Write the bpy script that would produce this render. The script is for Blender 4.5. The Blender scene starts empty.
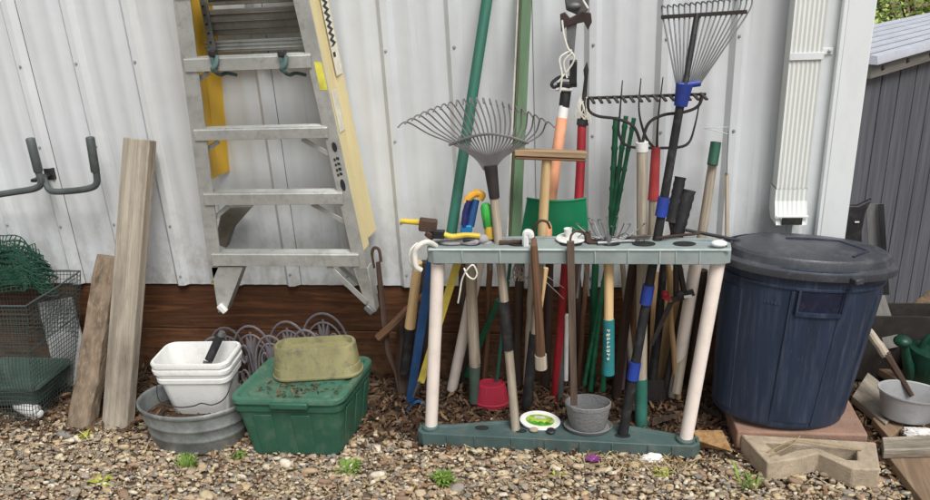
import bpy, bmesh, math, random
import numpy as np
from mathutils import Vector as V, Matrix, noise
random.seed(7)
rng = np.random.default_rng(11)
PI = math.pi
scene = bpy.context.scene
COL = scene.collection

# ------------------------------------------------------------------ camera
FOC, PITCH, YAW, ROLL, DIST, EYE = 758.6, .36676, -.15757, -.05611, 2.5827, 1.56
cy, sy, cp, sp = math.cos(YAW), math.sin(YAW), math.cos(PITCH), math.sin(PITCH)
FW = V((sy*cp, cy*cp, -sp)); R0 = V((cy, -sy, 0)); U0 = R0.cross(FW)
cr, sr = math.cos(ROLL), math.sin(ROLL)
RT = R0*cr + U0*sr; UP = U0*cr - R0*sr
EYEP = V((0, -DIST, EYE))
cam = bpy.data.cameras.new('camera'); co = bpy.data.objects.new('camera', cam); COL.objects.link(co)
m = Matrix((RT, UP, -FW)).transposed().to_4x4(); m.translation = EYEP; co.matrix_world = m
cam.sensor_width = 36; cam.lens = FOC/930*36; cam.clip_start = .05; cam.clip_end = 500
scene.camera = co

def ray(x, y): return FW + RT*((x-465)/FOC) + UP*((250-y)/FOC)
def P(x, y, Y):
    d = ray(x, y); return EYEP + d*((Y+DIST)/d.y)
def G(x, y, z=0.0):
    d = ray(x, y); return EYEP + d*((z-EYE)/d.z)
def mpp(p): return (p-EYEP).dot(FW)/FOC

# ------------------------------------------------------------------ materials
def lin(c):
    return tuple(((v/255)/12.92 if v/255 <= .04045 else ((v/255+.055)/1.055)**2.4) for v in c) + (1,)
class NT:
    def __init__(s, name):
        s.m = bpy.data.materials.new(name); s.m.use_nodes = True
        s.t = s.m.node_tree; s.t.nodes.clear()
        s.out = s.t.nodes.new('ShaderNodeOutputMaterial'); s.b = s.t.nodes.new('ShaderNodeBsdfPrincipled')
        s.t.links.new(s.b.outputs[0], s.out.inputs[0])
    def n(s, typ, ins=None, **kw):
        nd = s.t.nodes.new(typ)
        for k, v in kw.items(): setattr(nd, k, v)
        for k, v in (ins or {}).items():
            if hasattr(v, 'links') or isinstance(v, bpy.types.NodeSocket): s.t.links.new(v, nd.inputs[k])
            else: nd.inputs[k].default_value = v
        return nd
    def wc(s, scale=(1, 1, 1)):
        a = s.n('ShaderNodeAttribute', attribute_name='wc')
        mp = s.n('ShaderNodeMapping', {'Vector': a.outputs['Vector'], 'Scale': scale})
        oi = s.n('ShaderNodeObjectInfo')
        ad = s.n('ShaderNodeVectorMath', {0: mp.outputs[0], 1: oi.outputs['Random']}, operation='ADD')
        sc = s.n('ShaderNodeVectorMath', {0: ad.outputs[0]}, operation='ADD')
        return sc.outputs[0]
    def noise(s, vec, scale, detail=5, rough=.6, dist=0):
        return s.n('ShaderNodeTexNoise', {'Vector': vec, 'Scale': scale, 'Detail': detail, 'Roughness': rough, 'Distortion': dist}).outputs[0]
    def ramp(s, fac, stops):
        r = s.n('ShaderNodeValToRGB', {'Fac': fac}); e = r.color_ramp.elements
        while len(e) < len(stops): e.new(.5)
        for i, (p, c) in enumerate(stops):
            e[i].position = p; e[i].color = c if len(c) == 4 else tuple(c)+(1,)
        return r.outputs[0]
    def mix(s, fac, a, b, mode='MIX'):
        nd = s.n('ShaderNodeMix', data_type='RGBA', blend_type=mode)
        for i, v in ((0, fac), (6, a), (7, b)):
            if isinstance(v, bpy.types.NodeSocket): s.t.links.new(v, nd.inputs[i])
            else: nd.inputs[i].default_value = v
        return nd.outputs[2]
    def bump(s, h, strength, dist=.01):
        s.t.links.new(s.n('ShaderNodeBump', {'Height': h, 'Strength': strength, 'Distance': dist}).outputs[0], s.b.inputs['Normal'])
    def set(s, **kw):
        for k, v in kw.items():
            k = {'base': 'Base Color', 'rough': 'Roughness', 'metal': 'Metallic', 'spec': 'Specular IOR Level'}.get(k, k)
            if isinstance(v, bpy.types.NodeSocket): s.t.links.new(v, s.b.inputs[k])
            else: s.b.inputs[k].default_value = v
MATS = {}
def mat(name, c, rough=.55, metal=0, var=.18, ns=9, dirt=(88, 74, 58), da=.35, bump=.15, bs=140, spec=.4, stretch=(1, 1, 1), wear=.45):
    """weathered surface: base colour, tone variation, patchy dirt, fine bump"""
    if name in MATS: return MATS[name]
    t = NT(name); w = t.wc(stretch); c = lin(c)
    n1 = t.noise(w, ns, 6); n2 = t.noise(w, ns*3.1, 7, .7); n3 = t.noise(w, bs, 3)
    lo = tuple(v*(1-var*1.6) for v in c[:3])+(1,); hi = tuple(min(1, v*(1+var*1.3)) for v in c[:3])+(1,)
    col = t.ramp(n1, [(.3, lo), (.7, hi)])
    fac = t.ramp(n2, [(.5, (0, 0, 0)), (.72, (da, da, da))])
    col = t.mix(fac, col, lin(dirt))
    sc = t.noise(t.wc((150*stretch[0], 150*stretch[1], 14)), 1, 4, .6, .8); pt = t.noise(w, ns*.8, 3)
    sf = t.n('ShaderNodeMath', {0: t.ramp(sc, [(.60, (0, 0, 0)), (.70, (1, 1, 1))]), 1: t.ramp(pt, [(.45, (0, 0, 0)), (.65, (wear, wear, wear))])}, operation='MULTIPLY').outputs[0]
    col = t.mix(sf, col, tuple(min(.8, v*1.5+.09) for v in c[:3])+(1,))
    r = t.n('ShaderNodeMath', {0: n2, 1: .35, 2: rough-.17}, operation='MULTIPLY_ADD', use_clamp=True).outputs[0]
    t.set(base=col, rough=r, metal=metal, spec=spec); t.bump(n3, bump, .004)
    MATS[name] = t.m; return t.m
def wood(name, c1, c2, grain=1.0, rough=.75, dirt=(70, 62, 52), da=.3, bump=.4):
    if name in MATS: return MATS[name]
    t = NT(name)
    w = t.wc((70*grain, 70*grain, 3.2*grain)); w2 = t.wc((6, 6, 2.5))
    g = t.noise(w, 1, 7, .65, .6); b = t.noise(w2, 1.6, 5, .6); f = t.noise(t.wc((240, 240, 16)), 1, 4)
    col = t.ramp(g, [(.32, lin(c2)), (.66, lin(c1))])
    fac = t.ramp(b, [(.45, (0, 0, 0)), (.75, (da, da, da))])
    col = t.mix(fac, col, lin(dirt))
    t.set(base=col, rough=rough, spec=.25)
    h = t.n('ShaderNodeMath', {0: g, 1: f}, operation='ADD').outputs[0]
    t.bump(h, bump, .004); MATS[name] = t.m; return t.m

M_black = mat('black_rubber', (34, 34, 36), .6, da=.3, dirt=(110, 105, 98))
M_blackp = mat('black_plastic', (38, 38, 40), .45, da=.25, dirt=(120, 115, 108))
M_iron = mat('dark_iron', (62, 60, 60), .55, .5, dirt=(92, 62, 44), da=.5)
M_rakem = mat('grey_rake_metal', (122, 120, 120), .5, .4, dirt=(90, 72, 60), da=.4)
M_rust = mat('rusty_iron', (84, 66, 56), .8, .3, dirt=(70, 48, 36), da=.6, bump=.4)
M_steel = mat('grey_steel', (128, 130, 130), .45, .6, dirt=(86, 80, 72), da=.4)
M_alu = mat('weathered_aluminium', (178, 180, 175), .45, .5, var=.14, dirt=(118, 114, 100), da=.5, stretch=(1, 1, 1))
M_alud = mat('dull_aluminium', (120, 118, 110), .5, .4, dirt=(88, 84, 76), da=.5)
M_tube = mat('grey_hook_paint', (84, 90, 90), .5, .2, dirt=(60, 62, 60), da=.4)
M_pvc = mat('pinkish_pvc', (238, 226, 215), .5, var=.04, dirt=(160, 140, 120), da=.25, ns=3.2)
M_rack = mat('grey_green_plastic', (138, 149, 148), .55, var=.14, dirt=(160, 160, 152), da=.5, ns=7)
M_rackb = mat('dark_green_plastic', (72, 92, 90), .55, var=.14, dirt=(112, 108, 96), da=.55, ns=7)
M_rib = mat('pale_green_edge', (160, 176, 170), .5, da=.3)
M_hole = mat('hole_shade', (34, 38, 36), .8)  # flat dark colour standing for the shade inside openings
M_white = mat('white_plastic', (226, 226, 222), .45, var=.05, dirt=(150, 142, 128), da=.3, ns=7)
M_cord = mat('white_cord', (222, 220, 208), .85, dirt=(140, 130, 112), da=.4)
M_galv = mat('galvanised_steel', (142, 147, 146), .5, .45, var=.22, ns=16, dirt=(100, 98, 92), da=.55)
M_tote = mat('green_tote_plastic', (48, 90, 72), .45, var=.14, dirt=(94, 112, 96), da=.55, ns=5)
M_totel = mat('green_tote_lid', (64, 104, 86), .5, var=.16, dirt=(124, 122, 100), da=.65, ns=6)
M_olive = mat('olive_planter', (134, 129, 90), .65, var=.16, dirt=(92, 88, 80), da=.9, ns=8)
M_yel = mat('yellow_fibreglass', (222, 178, 62), .55, var=.1, dirt=(170, 150, 96), da=.4, ns=6, stretch=(1, 1, .25))
M_yelp = mat('pale_yellow_fibreglass', (222, 206, 156), .6, var=.08, dirt=(200, 190, 156), da=.4, ns=6, stretch=(1, 1, .25))
M_yell = mat('yellow_paint', (206, 178, 58), .5, da=.5)
M_teal = mat('teal_grip', (28, 122, 128), .5, da=.35)
M_bungee = mat('grey_green_strap', (84, 108, 106), .8, da=.3)
M_gpole = mat('green_enamel_pole', (48, 104, 88), .5, dirt=(86, 112, 96), da=.4, stretch=(1, 1, .2))
M_gpost = mat('green_post_paint', (92, 122, 92), .6, dirt=(90, 88, 66), da=.5, stretch=(1, 1, .2))
M_gst = mat('green_stake_coating', (30, 92, 64), .5, da=.2)
M_gsheet = mat('green_scoop_plastic', (20, 118, 78), .42, var=.08, da=.12, ns=4)
M_red = mat('red_paint', (160, 34, 46), .5, dirt=(96, 48, 44), da=.6)
M_orange = mat('faded_orange_fibreglass', (232, 164, 126), .55, dirt=(220, 190, 160), da=.4)
M_blue = mat('bright_blue_plastic', (36, 62, 146), .5, da=.35)
M_bluep = mat('blue_painted_metal', (34, 80, 130), .55, da=.5)
M_navy = mat('navy_plastic', (30, 38, 96), .5, da=.3)
M_org = mat('orange_plastic', (220, 162, 56), .5, da=.35)
M_gbright = mat('bright_green_plastic', (66, 178, 76), .45, da=.3)
M_can = mat('navy_bin_plastic', (38, 50, 70), .42, var=.16, dirt=(84, 92, 104), da=.45, ns=13, stretch=(1.6, 1.6, .10))
M_lid = mat('charcoal_lid_plastic', (60, 62, 67), .36, var=.12, dirt=(112, 110, 112), da=.4, ns=6)
M_pot = mat('grey_plastic_pot', (122, 122, 122), .6, var=.08, dirt=(90, 86, 80), da=.3)
M_pink = mat('red_pink_plastic', (172, 44, 66), .5, var=.1, da=.25)
M_conc = mat('pale_concrete', (176, 160, 138), .9, var=.16, ns=14, dirt=(116, 102, 86), da=.5, bump=.7, bs=220, spec=.2)
M_pav = mat('reddish_paver', (150, 122, 106), .9, var=.16, ns=9, dirt=(168, 108, 86), da=.5, bump=.7, bs=220, spec=.2)
M_wire = mat('green_grey_wire', (72, 84, 82), .6, .2, da=.3)
M_gwire = mat('dark_green_net', (20, 62, 46), .6, da=.2)
M_scroll = mat('grey_painted_wire', (118, 114, 118), .6, .2, dirt=(84, 66, 54), da=.4)
M_trim = mat('white_painted_trim', (222, 226, 226), .45, var=.03, dirt=(196, 198, 194), da=.3, ns=4, stretch=(1, 1, .3), bump=.05)
M_spout = mat('offwhite_downspout', (222, 225, 220), .45, var=.05, dirt=(186, 186, 174), da=.35, ns=5, stretch=(1, 1, .2), bump=.05)
M_fence = wood('dark_grey_siding', (98, 100, 106), (70, 72, 78), .7, .7, da=.2, bump=.25)
M_fascia = wood('grey_fascia', (120, 118, 112), (90, 88, 82), .7, .7, da=.2)
M_roof = mat('pale_metal_roof', (196, 200, 210), .4, .2, var=.06, da=.2)
M_soil = mat('brown_soil', (78, 64, 52), .95, var=.3, ns=40, da=.5, bump=1.0, bs=160, spec=.1)
M_paper = mat('white_paper', (228, 224, 218), .9, da=.2)
M_pur = mat('purple_petal', (130, 50, 128), .7, da=.1)
W_new = wood('pale_wood', (226, 196, 148), (196, 160, 112), 1, .7, da=.15)
W_grey = wood('grey_handle_wood', (190, 178, 160), (140, 128, 112), 1, .8)
W_lum = wood('weathered_plank_wood', (180, 170, 154), (134, 125, 111), .5, .9, dirt=(92, 84, 72), da=.8, bump=1.0)
W_bark = mat('rough_bark_wood', (120, 106, 90), .95, var=.34, ns=20, dirt=(168, 146, 124), da=.75, bump=1.0, bs=60, spec=.1, stretch=(1, 1, .45))
W_brown = wood('brown_handle_wood', (122, 90, 66), (78, 56, 42), 1, .8)
W_dark = wood('dark_handle_wood', (78, 62, 52), (50, 40, 36), 1, .85)
W_tan = wood('tan_board_wood', (178, 148, 108), (140, 110, 76), .6, .8)
W_deck = wood('deck_board_wood', (158, 134, 108), (110, 90, 72), .5, .85, da=.4)

def mat_wall():
    t = NT('light_grey_siding_paint'); w = t.wc((1, 1, 1)); ws = t.wc((14, 14, .5))
    a = t.noise(w, 1.4, 4); st = t.noise(ws, 1.2, 6, .65)
    col = t.ramp(a, [(.3, lin((198, 201, 202))), (.7, lin((213, 217, 219)))])
    f = t.ramp(st, [(.5, (0, 0, 0)), (.8, (.3, .3, .3))])
    col = t.mix(f, col, lin((184, 185, 178)))
    sx = t.n('ShaderNodeSeparateXYZ', {0: t.n('ShaderNodeAttribute', attribute_name='wc').outputs['Vector']}).outputs[2]
    mud = t.n('ShaderNodeMapRange', {0: sx, 1: .85, 2: .40, 3: 0.0, 4: 1.2}).outputs[0]
    sp = t.ramp(t.noise(t.wc((1, 1, .6)), 24, 7, .75), [(.44, (0, 0, 0)), (.62, (1, 1, 1))])
    mf = t.n('ShaderNodeMath', {0: t.n('ShaderNodeMath', {0: mud, 1: sp}, operation='MULTIPLY').outputs[0], 1: .4}, operation='MULTIPLY').outputs[0]
    col = t.mix(mf, col, lin((150, 138, 118)))
    stn = t.ramp(t.noise(t.wc((30, 30, 1.2)), 1, 5, .7), [(.60, (0, 0, 0)), (.74, (.3, .3, .3))])
    col = t.mix(stn, col, lin((150, 148, 134)))
    t.set(base=col, rough=.40, spec=.45); t.bump(t.noise(w, 7, 3), .25, .012); return t.m
def mat_skirt():
    t = NT('stained_skirt_plywood'); w = t.wc((2.0, 20, 30)); 
    g = t.noise(w, 1, 8, .68, 1.6); b = t.noise(t.wc((2, 3, 5)), 1.4, 5)
    col = t.ramp(g, [(.30, lin((62, 39, 25))), (.5, lin((90, 57, 36))), (.7, lin((136, 90, 56)))])
    f = t.ramp(b, [(.4, (0, 0, 0)), (.75, (.6, .6, .6))])
    col = t.mix(f, col, lin((56, 38, 25)))
    sx = t.n('ShaderNodeSeparateXYZ', {0: t.n('ShaderNodeAttribute', attribute_name='wc').outputs['Vector']}).outputs[2]
    mud = t.n('ShaderNodeMapRange', {0: sx, 1: .30, 2: .02, 3: 0.0, 4: .75}).outputs[0]
    sp = t.ramp(t.noise(t.wc(), 26, 7, .75), [(.42, (0, 0, 0)), (.66, (1, 1, 1))])
    mf = t.n('ShaderNodeMath', {0: mud, 1: sp}, operation='MULTIPLY').outputs[0]
    col = t.mix(mf, col, lin((112, 94, 74)))
    t.set(base=col, rough=.7, spec=.3); t.bump(g, .5, .006); return t.m
def mat_stone():
    t = NT('river_pebbles'); g = t.n('ShaderNodeNewGeometry'); r = g.outputs['Random Per Island']
    cs = [(132, 119, 102), (193, 176, 143), (162, 139, 112), (147, 139, 128), (204, 192, 163), (142, 117, 95), (180, 157, 126), (130, 128, 120), (197, 179, 147), (166, 139, 114), (156, 145, 129), (184, 163, 137), (213, 203, 183), (138, 123, 106), (189, 168, 131), (166, 150, 129)]
    col = t.ramp(r, [(i/16, lin(c)) for i, c in enumerate(cs)])
    t.m.node_tree.nodes[-1].color_ramp.interpolation = 'CONSTANT'
    n = t.noise(t.wc(), 70, 5, .7); col = t.mix(t.ramp(n, [(.4, (0, 0, 0)), (.75, (.45, .45, .45))]), col, lin((92, 80, 68)))
    t.set(base=col, rough=.75, spec=.3); t.bump(t.noise(t.wc(), 260, 3), .25, .003); return t.m
def mat_litter(name, cs, rough=.9):
    t = NT(name); g = t.n('ShaderNodeNewGeometry'); r = g.outputs['Random Per Island']
    col = t.ramp(r, [(i/len(cs), lin(c)) for i, c in enumerate(cs)])
    t.m.node_tree.nodes[-1].color_ramp.interpolation = 'CONSTANT'
    n = t.noise(t.wc(), 90, 4); col = t.mix(t.ramp(n, [(.35, (0, 0, 0)), (.8, (.5, .5, .5))]), col, lin((60, 46, 36)))
    t.set(base=col, rough=rough, spec=.15); return t.m
def mat_ground():
    t = NT('earth_and_grit'); n = t.noise(t.wc(), 30, 7, .75); b = t.noise(t.wc(), 3, 4)
    col = t.ramp(n, [(.3, lin((84, 70, 57))), (.55, lin((126, 108, 88))), (.75, lin((158, 140, 116)))])
    t.set(base=col, rough=.95, spec=.1); t.bump(n, .8, .02); return t.m
def mat_leaf(name, a, b):
    t = NT(name); g = t.n('ShaderNodeNewGeometry'); 
    col = t.ramp(g.outputs['Random Per Island'], [(0, lin(a)), (1, lin(b))])
    t.set(base=col, rough=.6, spec=.25); t.b.inputs['Subsurface Weight'].default_value = 0; return t.m
M_wall, M_skirt, M_stone, M_ground = mat_wall(), mat_skirt(), mat_stone(), mat_ground()
M_litter = mat_litter('dry_leaf_mulch', [(88, 66, 49), (62, 46, 36), (112, 86, 64), (78, 62, 50), (50, 40, 33), (126, 102, 78), (80, 56, 42), (100, 84, 68)])
M_straw = mat_litter('dry_straw', [(190, 170, 128), (168, 146, 106), (204, 188, 152), (148, 126, 94)])
M_leafg = mat_leaf('weed_leaves', (84, 112, 46), (124, 150, 66))
M_leafy = mat_leaf('yellowed_leaves', (142, 150, 52), (176, 178, 76))
M_bush = mat_leaf('bush_leaves', (120, 146, 70), (190, 204, 124))
M_bushd = mat_leaf('dark_bush_leaves', (66, 94, 54), (130, 152, 92))

# ------------------------------------------------------------------ mesh builder
class MB:
    def __init__(s): s.v, s.f, s.w = [], [], []
    def add(s, vs, fs, wc=None):
        o = len(s.v); s.v += [V(v) for v in vs]; s.f += [[i+o for i in f] for f in fs]
        s.w += [tuple(x) for x in (wc or vs)]
    def loft(s, rings, c0=True, c1=True, wrap=True):
        n = len(rings[0]); vs = [p for r in rings for p in r]; fs = []
        for k in range(len(rings)-1):
            for i in range(n if wrap else n-1):
                j = (i+1) % n; fs.append([k*n+i, k*n+j, (k+1)*n+j, (k+1)*n+i])
        if c0: fs.append(list(range(n))[::-1])
        if c1: fs.append([(len(rings)-1)*n+i for i in range(n)])
        s.add(vs, fs)
    def tube(s, pts, r, n=10, cap=True, sx=1.0, flat=None, closed=False):
        pts = [V(p) for p in pts]; N = len(pts)
        rs = list(r) if isinstance(r, (list, tuple)) else [r]*N
        tan = []
        for i in range(N):
            if closed: a, b = pts[i-1], pts[(i+1) % N]
            else: a, b = pts[max(i-1, 0)], pts[min(i+1, N-1)]
            t = (b-a); tan.append(t.normalized() if t.length > 1e-9 else V((0, 0, 1)))
        ref = V(flat) if flat is not None else (V((0, 1, 0)) if abs(tan[0].y) < .8 else V((1, 0, 0)))
        u = (ref-tan[0]*ref.dot(tan[0])).normalized(); vs, wc, L = [], [], 0
        for i in range(N):
            if i: L += (pts[i]-pts[i-1]).length
            u2 = u-tan[i]*u.dot(tan[i]); u = u2.normalized() if u2.length > 1e-6 else u
            w = tan[i].cross(u)
            for k in range(n):
                a = 2*PI*(k+.5)/n; vs.append(pts[i]+(u*math.cos(a)+w*math.sin(a)*sx)*rs[i])
                wc.append((math.cos(a)*rs[i], math.sin(a)*rs[i], L+pts[0].x*3.7))
        fs = []
        for i in range(N if closed else N-1):
            a, b = i*n, ((i+1) % N)*n
            for k in range(n):
                j = (k+1) % n; fs.append([a+k, a+j, b+j, b+k])
        if cap and not closed: fs += [list(range(n))[::-1], [(N-1)*n+k for k in range(n)]]
        s.add(vs, fs, wc)
    def obox(s, p0, p1, w, t, face=(0, -1, 0)):
        """board from p0 to p1, width w, thickness t measured along face direction"""
        p0, p1 = V(p0), V(p1); d = (p1-p0); L = d.length; d.normalize()
        f = V(face); f = (f-d*f.dot(d)).normalized(); x = d.cross(f)
        vs, wc = [], []
        for (a, l) in ((p0, 0), (p1, L)):
            for (i, j) in ((-1, -1), (1, -1), (1, 1), (-1, 1)):
                vs.append(a+x*(i*w/2)+f*(j*t/2)); wc.append((i*w/2+p0.x, j*t/2, l+p0.z))
        s.add(vs, [[0, 1, 2, 3][::-1], [4, 5, 6, 7], [0, 1, 5, 4], [1, 2, 6, 5], [2, 3, 7, 6], [3, 0, 4, 7]], wc)
    def box(s, c, size, rz=0):
        x, y, z = size; R = Matrix.Rotation(rz, 3, 'Z'); c = V(c)
        vs = [c+R @ V((i*x/2, j*y/2, k*z/2)) for k in (-1, 1) for (i, j) in ((-1, -1), (1, -1), (1, 1), (-1, 1))]
        s.add(vs, [[3, 2, 1, 0], [4, 5, 6, 7], [0, 1, 5, 4], [1, 2, 6, 5], [2, 3, 7, 6], [3, 0, 4, 7]])
    def lathe(s, prof, M=None, n=40, sx=1, sy=1):
        M = M or Matrix.Identity(4); vs, fs = [], []
        for (r, z) in prof:
            for k in range(n):
                a = 2*PI*k/n; vs.append(M @ V((r*math.cos(a)*sx, r*math.sin(a)*sy, z)))
        for i in range(len(prof)-1):
            for k in range(n):
                j = (k+1) % n; fs.append([i*n+k, i*n+j, (i+1)*n+j, (i+1)*n+k])
        if prof[0][0] > 1e-6: fs.append(list(range(n))[::-1])
        if prof[-1][0] > 1e-6: fs.append([(len(prof)-1)*n+k for k in range(n)])
        s.add(vs, fs)
    def prism(s, poly, d):
        poly = [V(p) for p in poly]; d = V(d); n = len(poly)
        s.loft([poly, [p+d for p in poly]])
    def ring(s, outer, inner, d):
        """closed band between two outlines, extruded by d"""
        d = V(d); n = len(outer); o = [V(p) for p in outer]; i = [V(p) for p in inner]
        vs = o+i+[p+d for p in o]+[p+d for p in i]; fs = []
        for k in range(n):
            j = (k+1) % n
            fs += [[k, j, 2*n+j, 2*n+k], [n+j, n+k, 3*n+k, 3*n+j], [2*n+k, 2*n+j, 3*n+j, 3*n+k], [j, k, n+k, n+j]]
        s.add(vs, fs)
    def ball(s, c, r, sc=(1, 1, 1), n=14):
        prof = [(max(r*math.sin(PI*i/n), 1e-7), -r*math.cos(PI*i/n)) for i in range(n+1)]
        M = Matrix.Translation(V(c)) @ Matrix.Diagonal((*sc, 1)); s.lathe(prof, M, 18)
    def build(s, name, material, parent=None, bevel=0, angle=35, smooth=True, loc=None):
        off = V((0, 0, 0))
        root = parent
        while root is not None and root.parent is not None: root = root.parent
        if root is not None: off = root.location.copy()
        elif loc is not None: off = V(loc)
        me = bpy.data.meshes.new(name)
        me.from_pydata([v-off for v in s.v], [], s.f)
        at = me.attributes.new('wc', 'FLOAT_VECTOR', 'POINT')
        at.data.foreach_set('vector', [x for w in s.w for x in w])
        bm = bmesh.new(); bm.from_mesh(me); bmesh.ops.recalc_face_normals(bm, faces=bm.faces); bm.to_mesh(me); bm.free()
        if smooth: me.shade_smooth(); me.set_sharp_from_angle(angle=math.radians(angle))
        me.materials.append(material); o = bpy.data.objects.new(name, me); COL.objects.link(o)
        if parent is not None: o.parent = parent
        elif loc is not None: o.location = off
        if bevel:
            b = o.modifiers.new('bevel', 'BEVEL'); b.width = bevel; b.segments = 2; b.limit_method = 'ANGLE'; b.angle_limit = math.radians(40)
        return o
def tag(o, label, cat, group=None):
    o['label'] = label; o['category'] = cat
    if group: o['group'] = group
    return o
def thing(name, label, cat, loc, group=None):
    o = bpy.data.objects.new(name, None); COL.objects.link(o); o.location = V(loc); o.empty_display_size = .05
    return tag(o, label, cat, group)
def struct(o, kind='structure'): o['kind'] = kind; return o
def crumple(mb, c, r, sc):
    bm = bmesh.new(); bmesh.ops.create_icosphere(bm, subdivisions=4, radius=1); o = V(c)*31
    vs = []
    for v in bm.verts:
        k = 1+.35*noise.noise(v.co*1.6+o)+.30*abs(noise.noise(v.co*3.4+o))-.22*abs(noise.noise(v.co*6+o)); q = v.co*k*r
        vs.append(V(c)+V((q.x*sc[0], q.y*sc[1], max(q.z*sc[2], -.006))))
    mb.add(vs, [[v.index for v in f.verts] for f in bm.faces]); bm.free()
def lerp(a, b, t): return a+(b-a)*t
def rr(cx_, cy_, hx, hy, r, z, rot=0, n=5, origin=None):
    """rounded rectangle outline"""
    pts = []
    for (sx_, sy_, a0) in ((1, 1, 0), (-1, 1, 90), (-1, -1, 180), (1, -1, 270)):
        for k in range(n+1):
            a = math.radians(a0+90*k/n); pts.append((sx_*(hx-r)+r*math.cos(a), sy_*(hy-r)+r*math.sin(a)))
    c, s_ = math.cos(rot), math.sin(rot)
    return [V((cx_+x*c-y*s_, cy_+x*s_+y*c, z)) for x, y in pts]
def rod(mb, a, b, w0, w1=None, n=10, wob=0, segs=1):
    """round rod between two (px, py, Y) anchors; widths in photo pixels"""
    p, q = P(*a), P(*b); r0 = w0/2*mpp(p); r1 = (w1 if w1 is not None else w0)/2*mpp(q)
    L_ = (p-q).length; k = max(segs, 6 if wob else 1, 10 if L_ > .3 else 1); bw_ = random.uniform(-.004, .004) if L_ > .3 else 0
    pts = [p.lerp(q, i/k)+V((bw_*math.sin(PI*i/k), 0, 0)) for i in range(k+1)]
    if wob: pts = [x+V((random.uniform(-wob, wob), random.uniform(-wob, wob), 0)) for x in pts]
    mb.tube(pts, [r0+(r1-r0)*i/k for i in range(k+1)], n)
def base_of(*pts):
    ps = [P(*p) for p in pts]; return min(ps, key=lambda v: v.z)
def bez(pts, n=8):
    """smooth curve through points (Catmull-Rom)"""
    pts = [V(p) for p in pts]; out = []
    for i in range(len(pts)-1):
        a, b, c, d = pts[max(i-1, 0)], pts[i], pts[i+1], pts[min(i+2, len(pts)-1)]
        for k in range(n):
            t = k/n
            out.append(.5*((2*b)+(c-a)*t+(2*a-5*b+4*c-d)*t*t+(3*b-a-3*c+d)*t**3))
    out.append(pts[-1]); return out

# ------------------------------------------------------------------ world and light
w = bpy.data.worlds.new('World'); scene.world = w; w.use_nodes = True
nt = w.node_tree; nt.nodes.clear()
SUN_EL, SUN_AZ = math.radians(55), math.radians(148)
sky = nt.nodes.new('ShaderNodeTexSky'); sky.sky_type = 'NISHITA'; sky.sun_disc = False
sky.sun_elevation = SUN_EL; sky.sun_rotation = SUN_AZ; sky.air_density = 1.0; sky.dust_density = 3.0; sky.ozone_density = 1.0
hs = nt.nodes.new('ShaderNodeHueSaturation'); hs.inputs['Saturation'].default_value = .34
bg = nt.nodes.new('ShaderNodeBackground'); bg.inputs['Strength'].default_value = .105
ow = nt.nodes.new('ShaderNodeOutputWorld')
nt.links.new(sky.outputs[0], hs.inputs['Color']); nt.links.new(hs.outputs[0], bg.inputs[0]); nt.links.new(bg.outputs[0], ow.inputs[0])
sl = bpy.data.lights.new('sun', 'SUN'); sl.energy = 2.4; sl.angle = math.radians(26); sl.color = (1, .985, .96)
so = bpy.data.objects.new('sun', sl); COL.objects.link(so)
sd = V((math.sin(SUN_AZ)*math.cos(SUN_EL), math.cos(SUN_AZ)*math.cos(SUN_EL), math.sin(SUN_EL)))
so.rotation_euler = sd.to_track_quat('Z', 'Y').to_euler()
scene.view_settings.view_transform = 'Standard'; scene.view_settings.look = 'None'
scene.view_settings.exposure = 0.30; scene.view_settings.gamma = 1
scene.view_settings.use_curve_mapping = False

# ------------------------------------------------------------------ ground, gravel, mulch
mb = MB()
xs = [-60, -8, -3]+[-2.6+.1*i for i in range(46)]+[3, 8, 60]; ys = [-60, -8, -2.5]+[-1.5+.1*i for i in range(32)]+[4, 12, 60]
def gz(x, y):
    return (noise.noise(V((x*1.6, y*1.6, 0)))*.012 if -2.6 < x < 1.9 and -1.5 < y < 1.6 else 0)-.012
vs = [(x, y, gz(x, y)) for y in ys for x in xs]; nx = len(xs)
mb.add(vs, [[j*nx+i, j*nx+i+1, (j+1)*nx+i+1, (j+1)*nx+i] for j in range(len(ys)-1) for i in range(nx-1)])
struct(mb.build('ground', M_ground))

def scatter(name, material, protos, pos, scl, rots, squash=np.array([1, 1, 1])):
    """one mesh of many loose pieces"""
    Vs, Fs, off = [], [], 0
    W = []
    for i in range(len(pos)):
        pv, pf = protos[i % len(protos)]
        a, b, c = rots[i]; ca, sa, cb, sb = math.cos(a), math.sin(a), math.cos(b), math.sin(b)
        cc, sc = math.cos(c), math.sin(c)
        Rz = np.array([[ca, -sa, 0], [sa, ca, 0], [0, 0, 1]]); Rx = np.array([[1, 0, 0], [0, cb, -sb], [0, sb, cb]])
        Ry = np.array([[cc, 0, sc], [0, 1, 0], [-sc, 0, cc]])
        q = ((pv*scl[i]) @ (Rz @ Rx @ Ry).T)*squash+pos[i]
        Vs.append(q); Fs.append(pf+off); off += len(pv)
    Vs = np.concatenate(Vs); k = protos[0][1].shape[1]; Fs = np.concatenate(Fs)
    me = bpy.data.meshes.new(name); me.vertices.add(len(Vs)); me.vertices.foreach_set('co', Vs.ravel())
    me.loops.add(Fs.size); me.loops.foreach_set('vertex_index', Fs.ravel().astype(np.int32))
    me.polygons.add(len(Fs)); me.polygons.foreach_set('loop_start', np.arange(0, Fs.size, k, dtype=np.int32))
    me.update(calc_edges=True); me.validate()
    at = me.attributes.new('wc', 'FLOAT_VECTOR', 'POINT'); at.data.foreach_set('vector', Vs.ravel())
    me.shade_smooth(); me.materials.append(material)
    o = bpy.data.objects.new(name, me); COL.objects.link(o); o['kind'] = 'stuff'; return o
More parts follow.
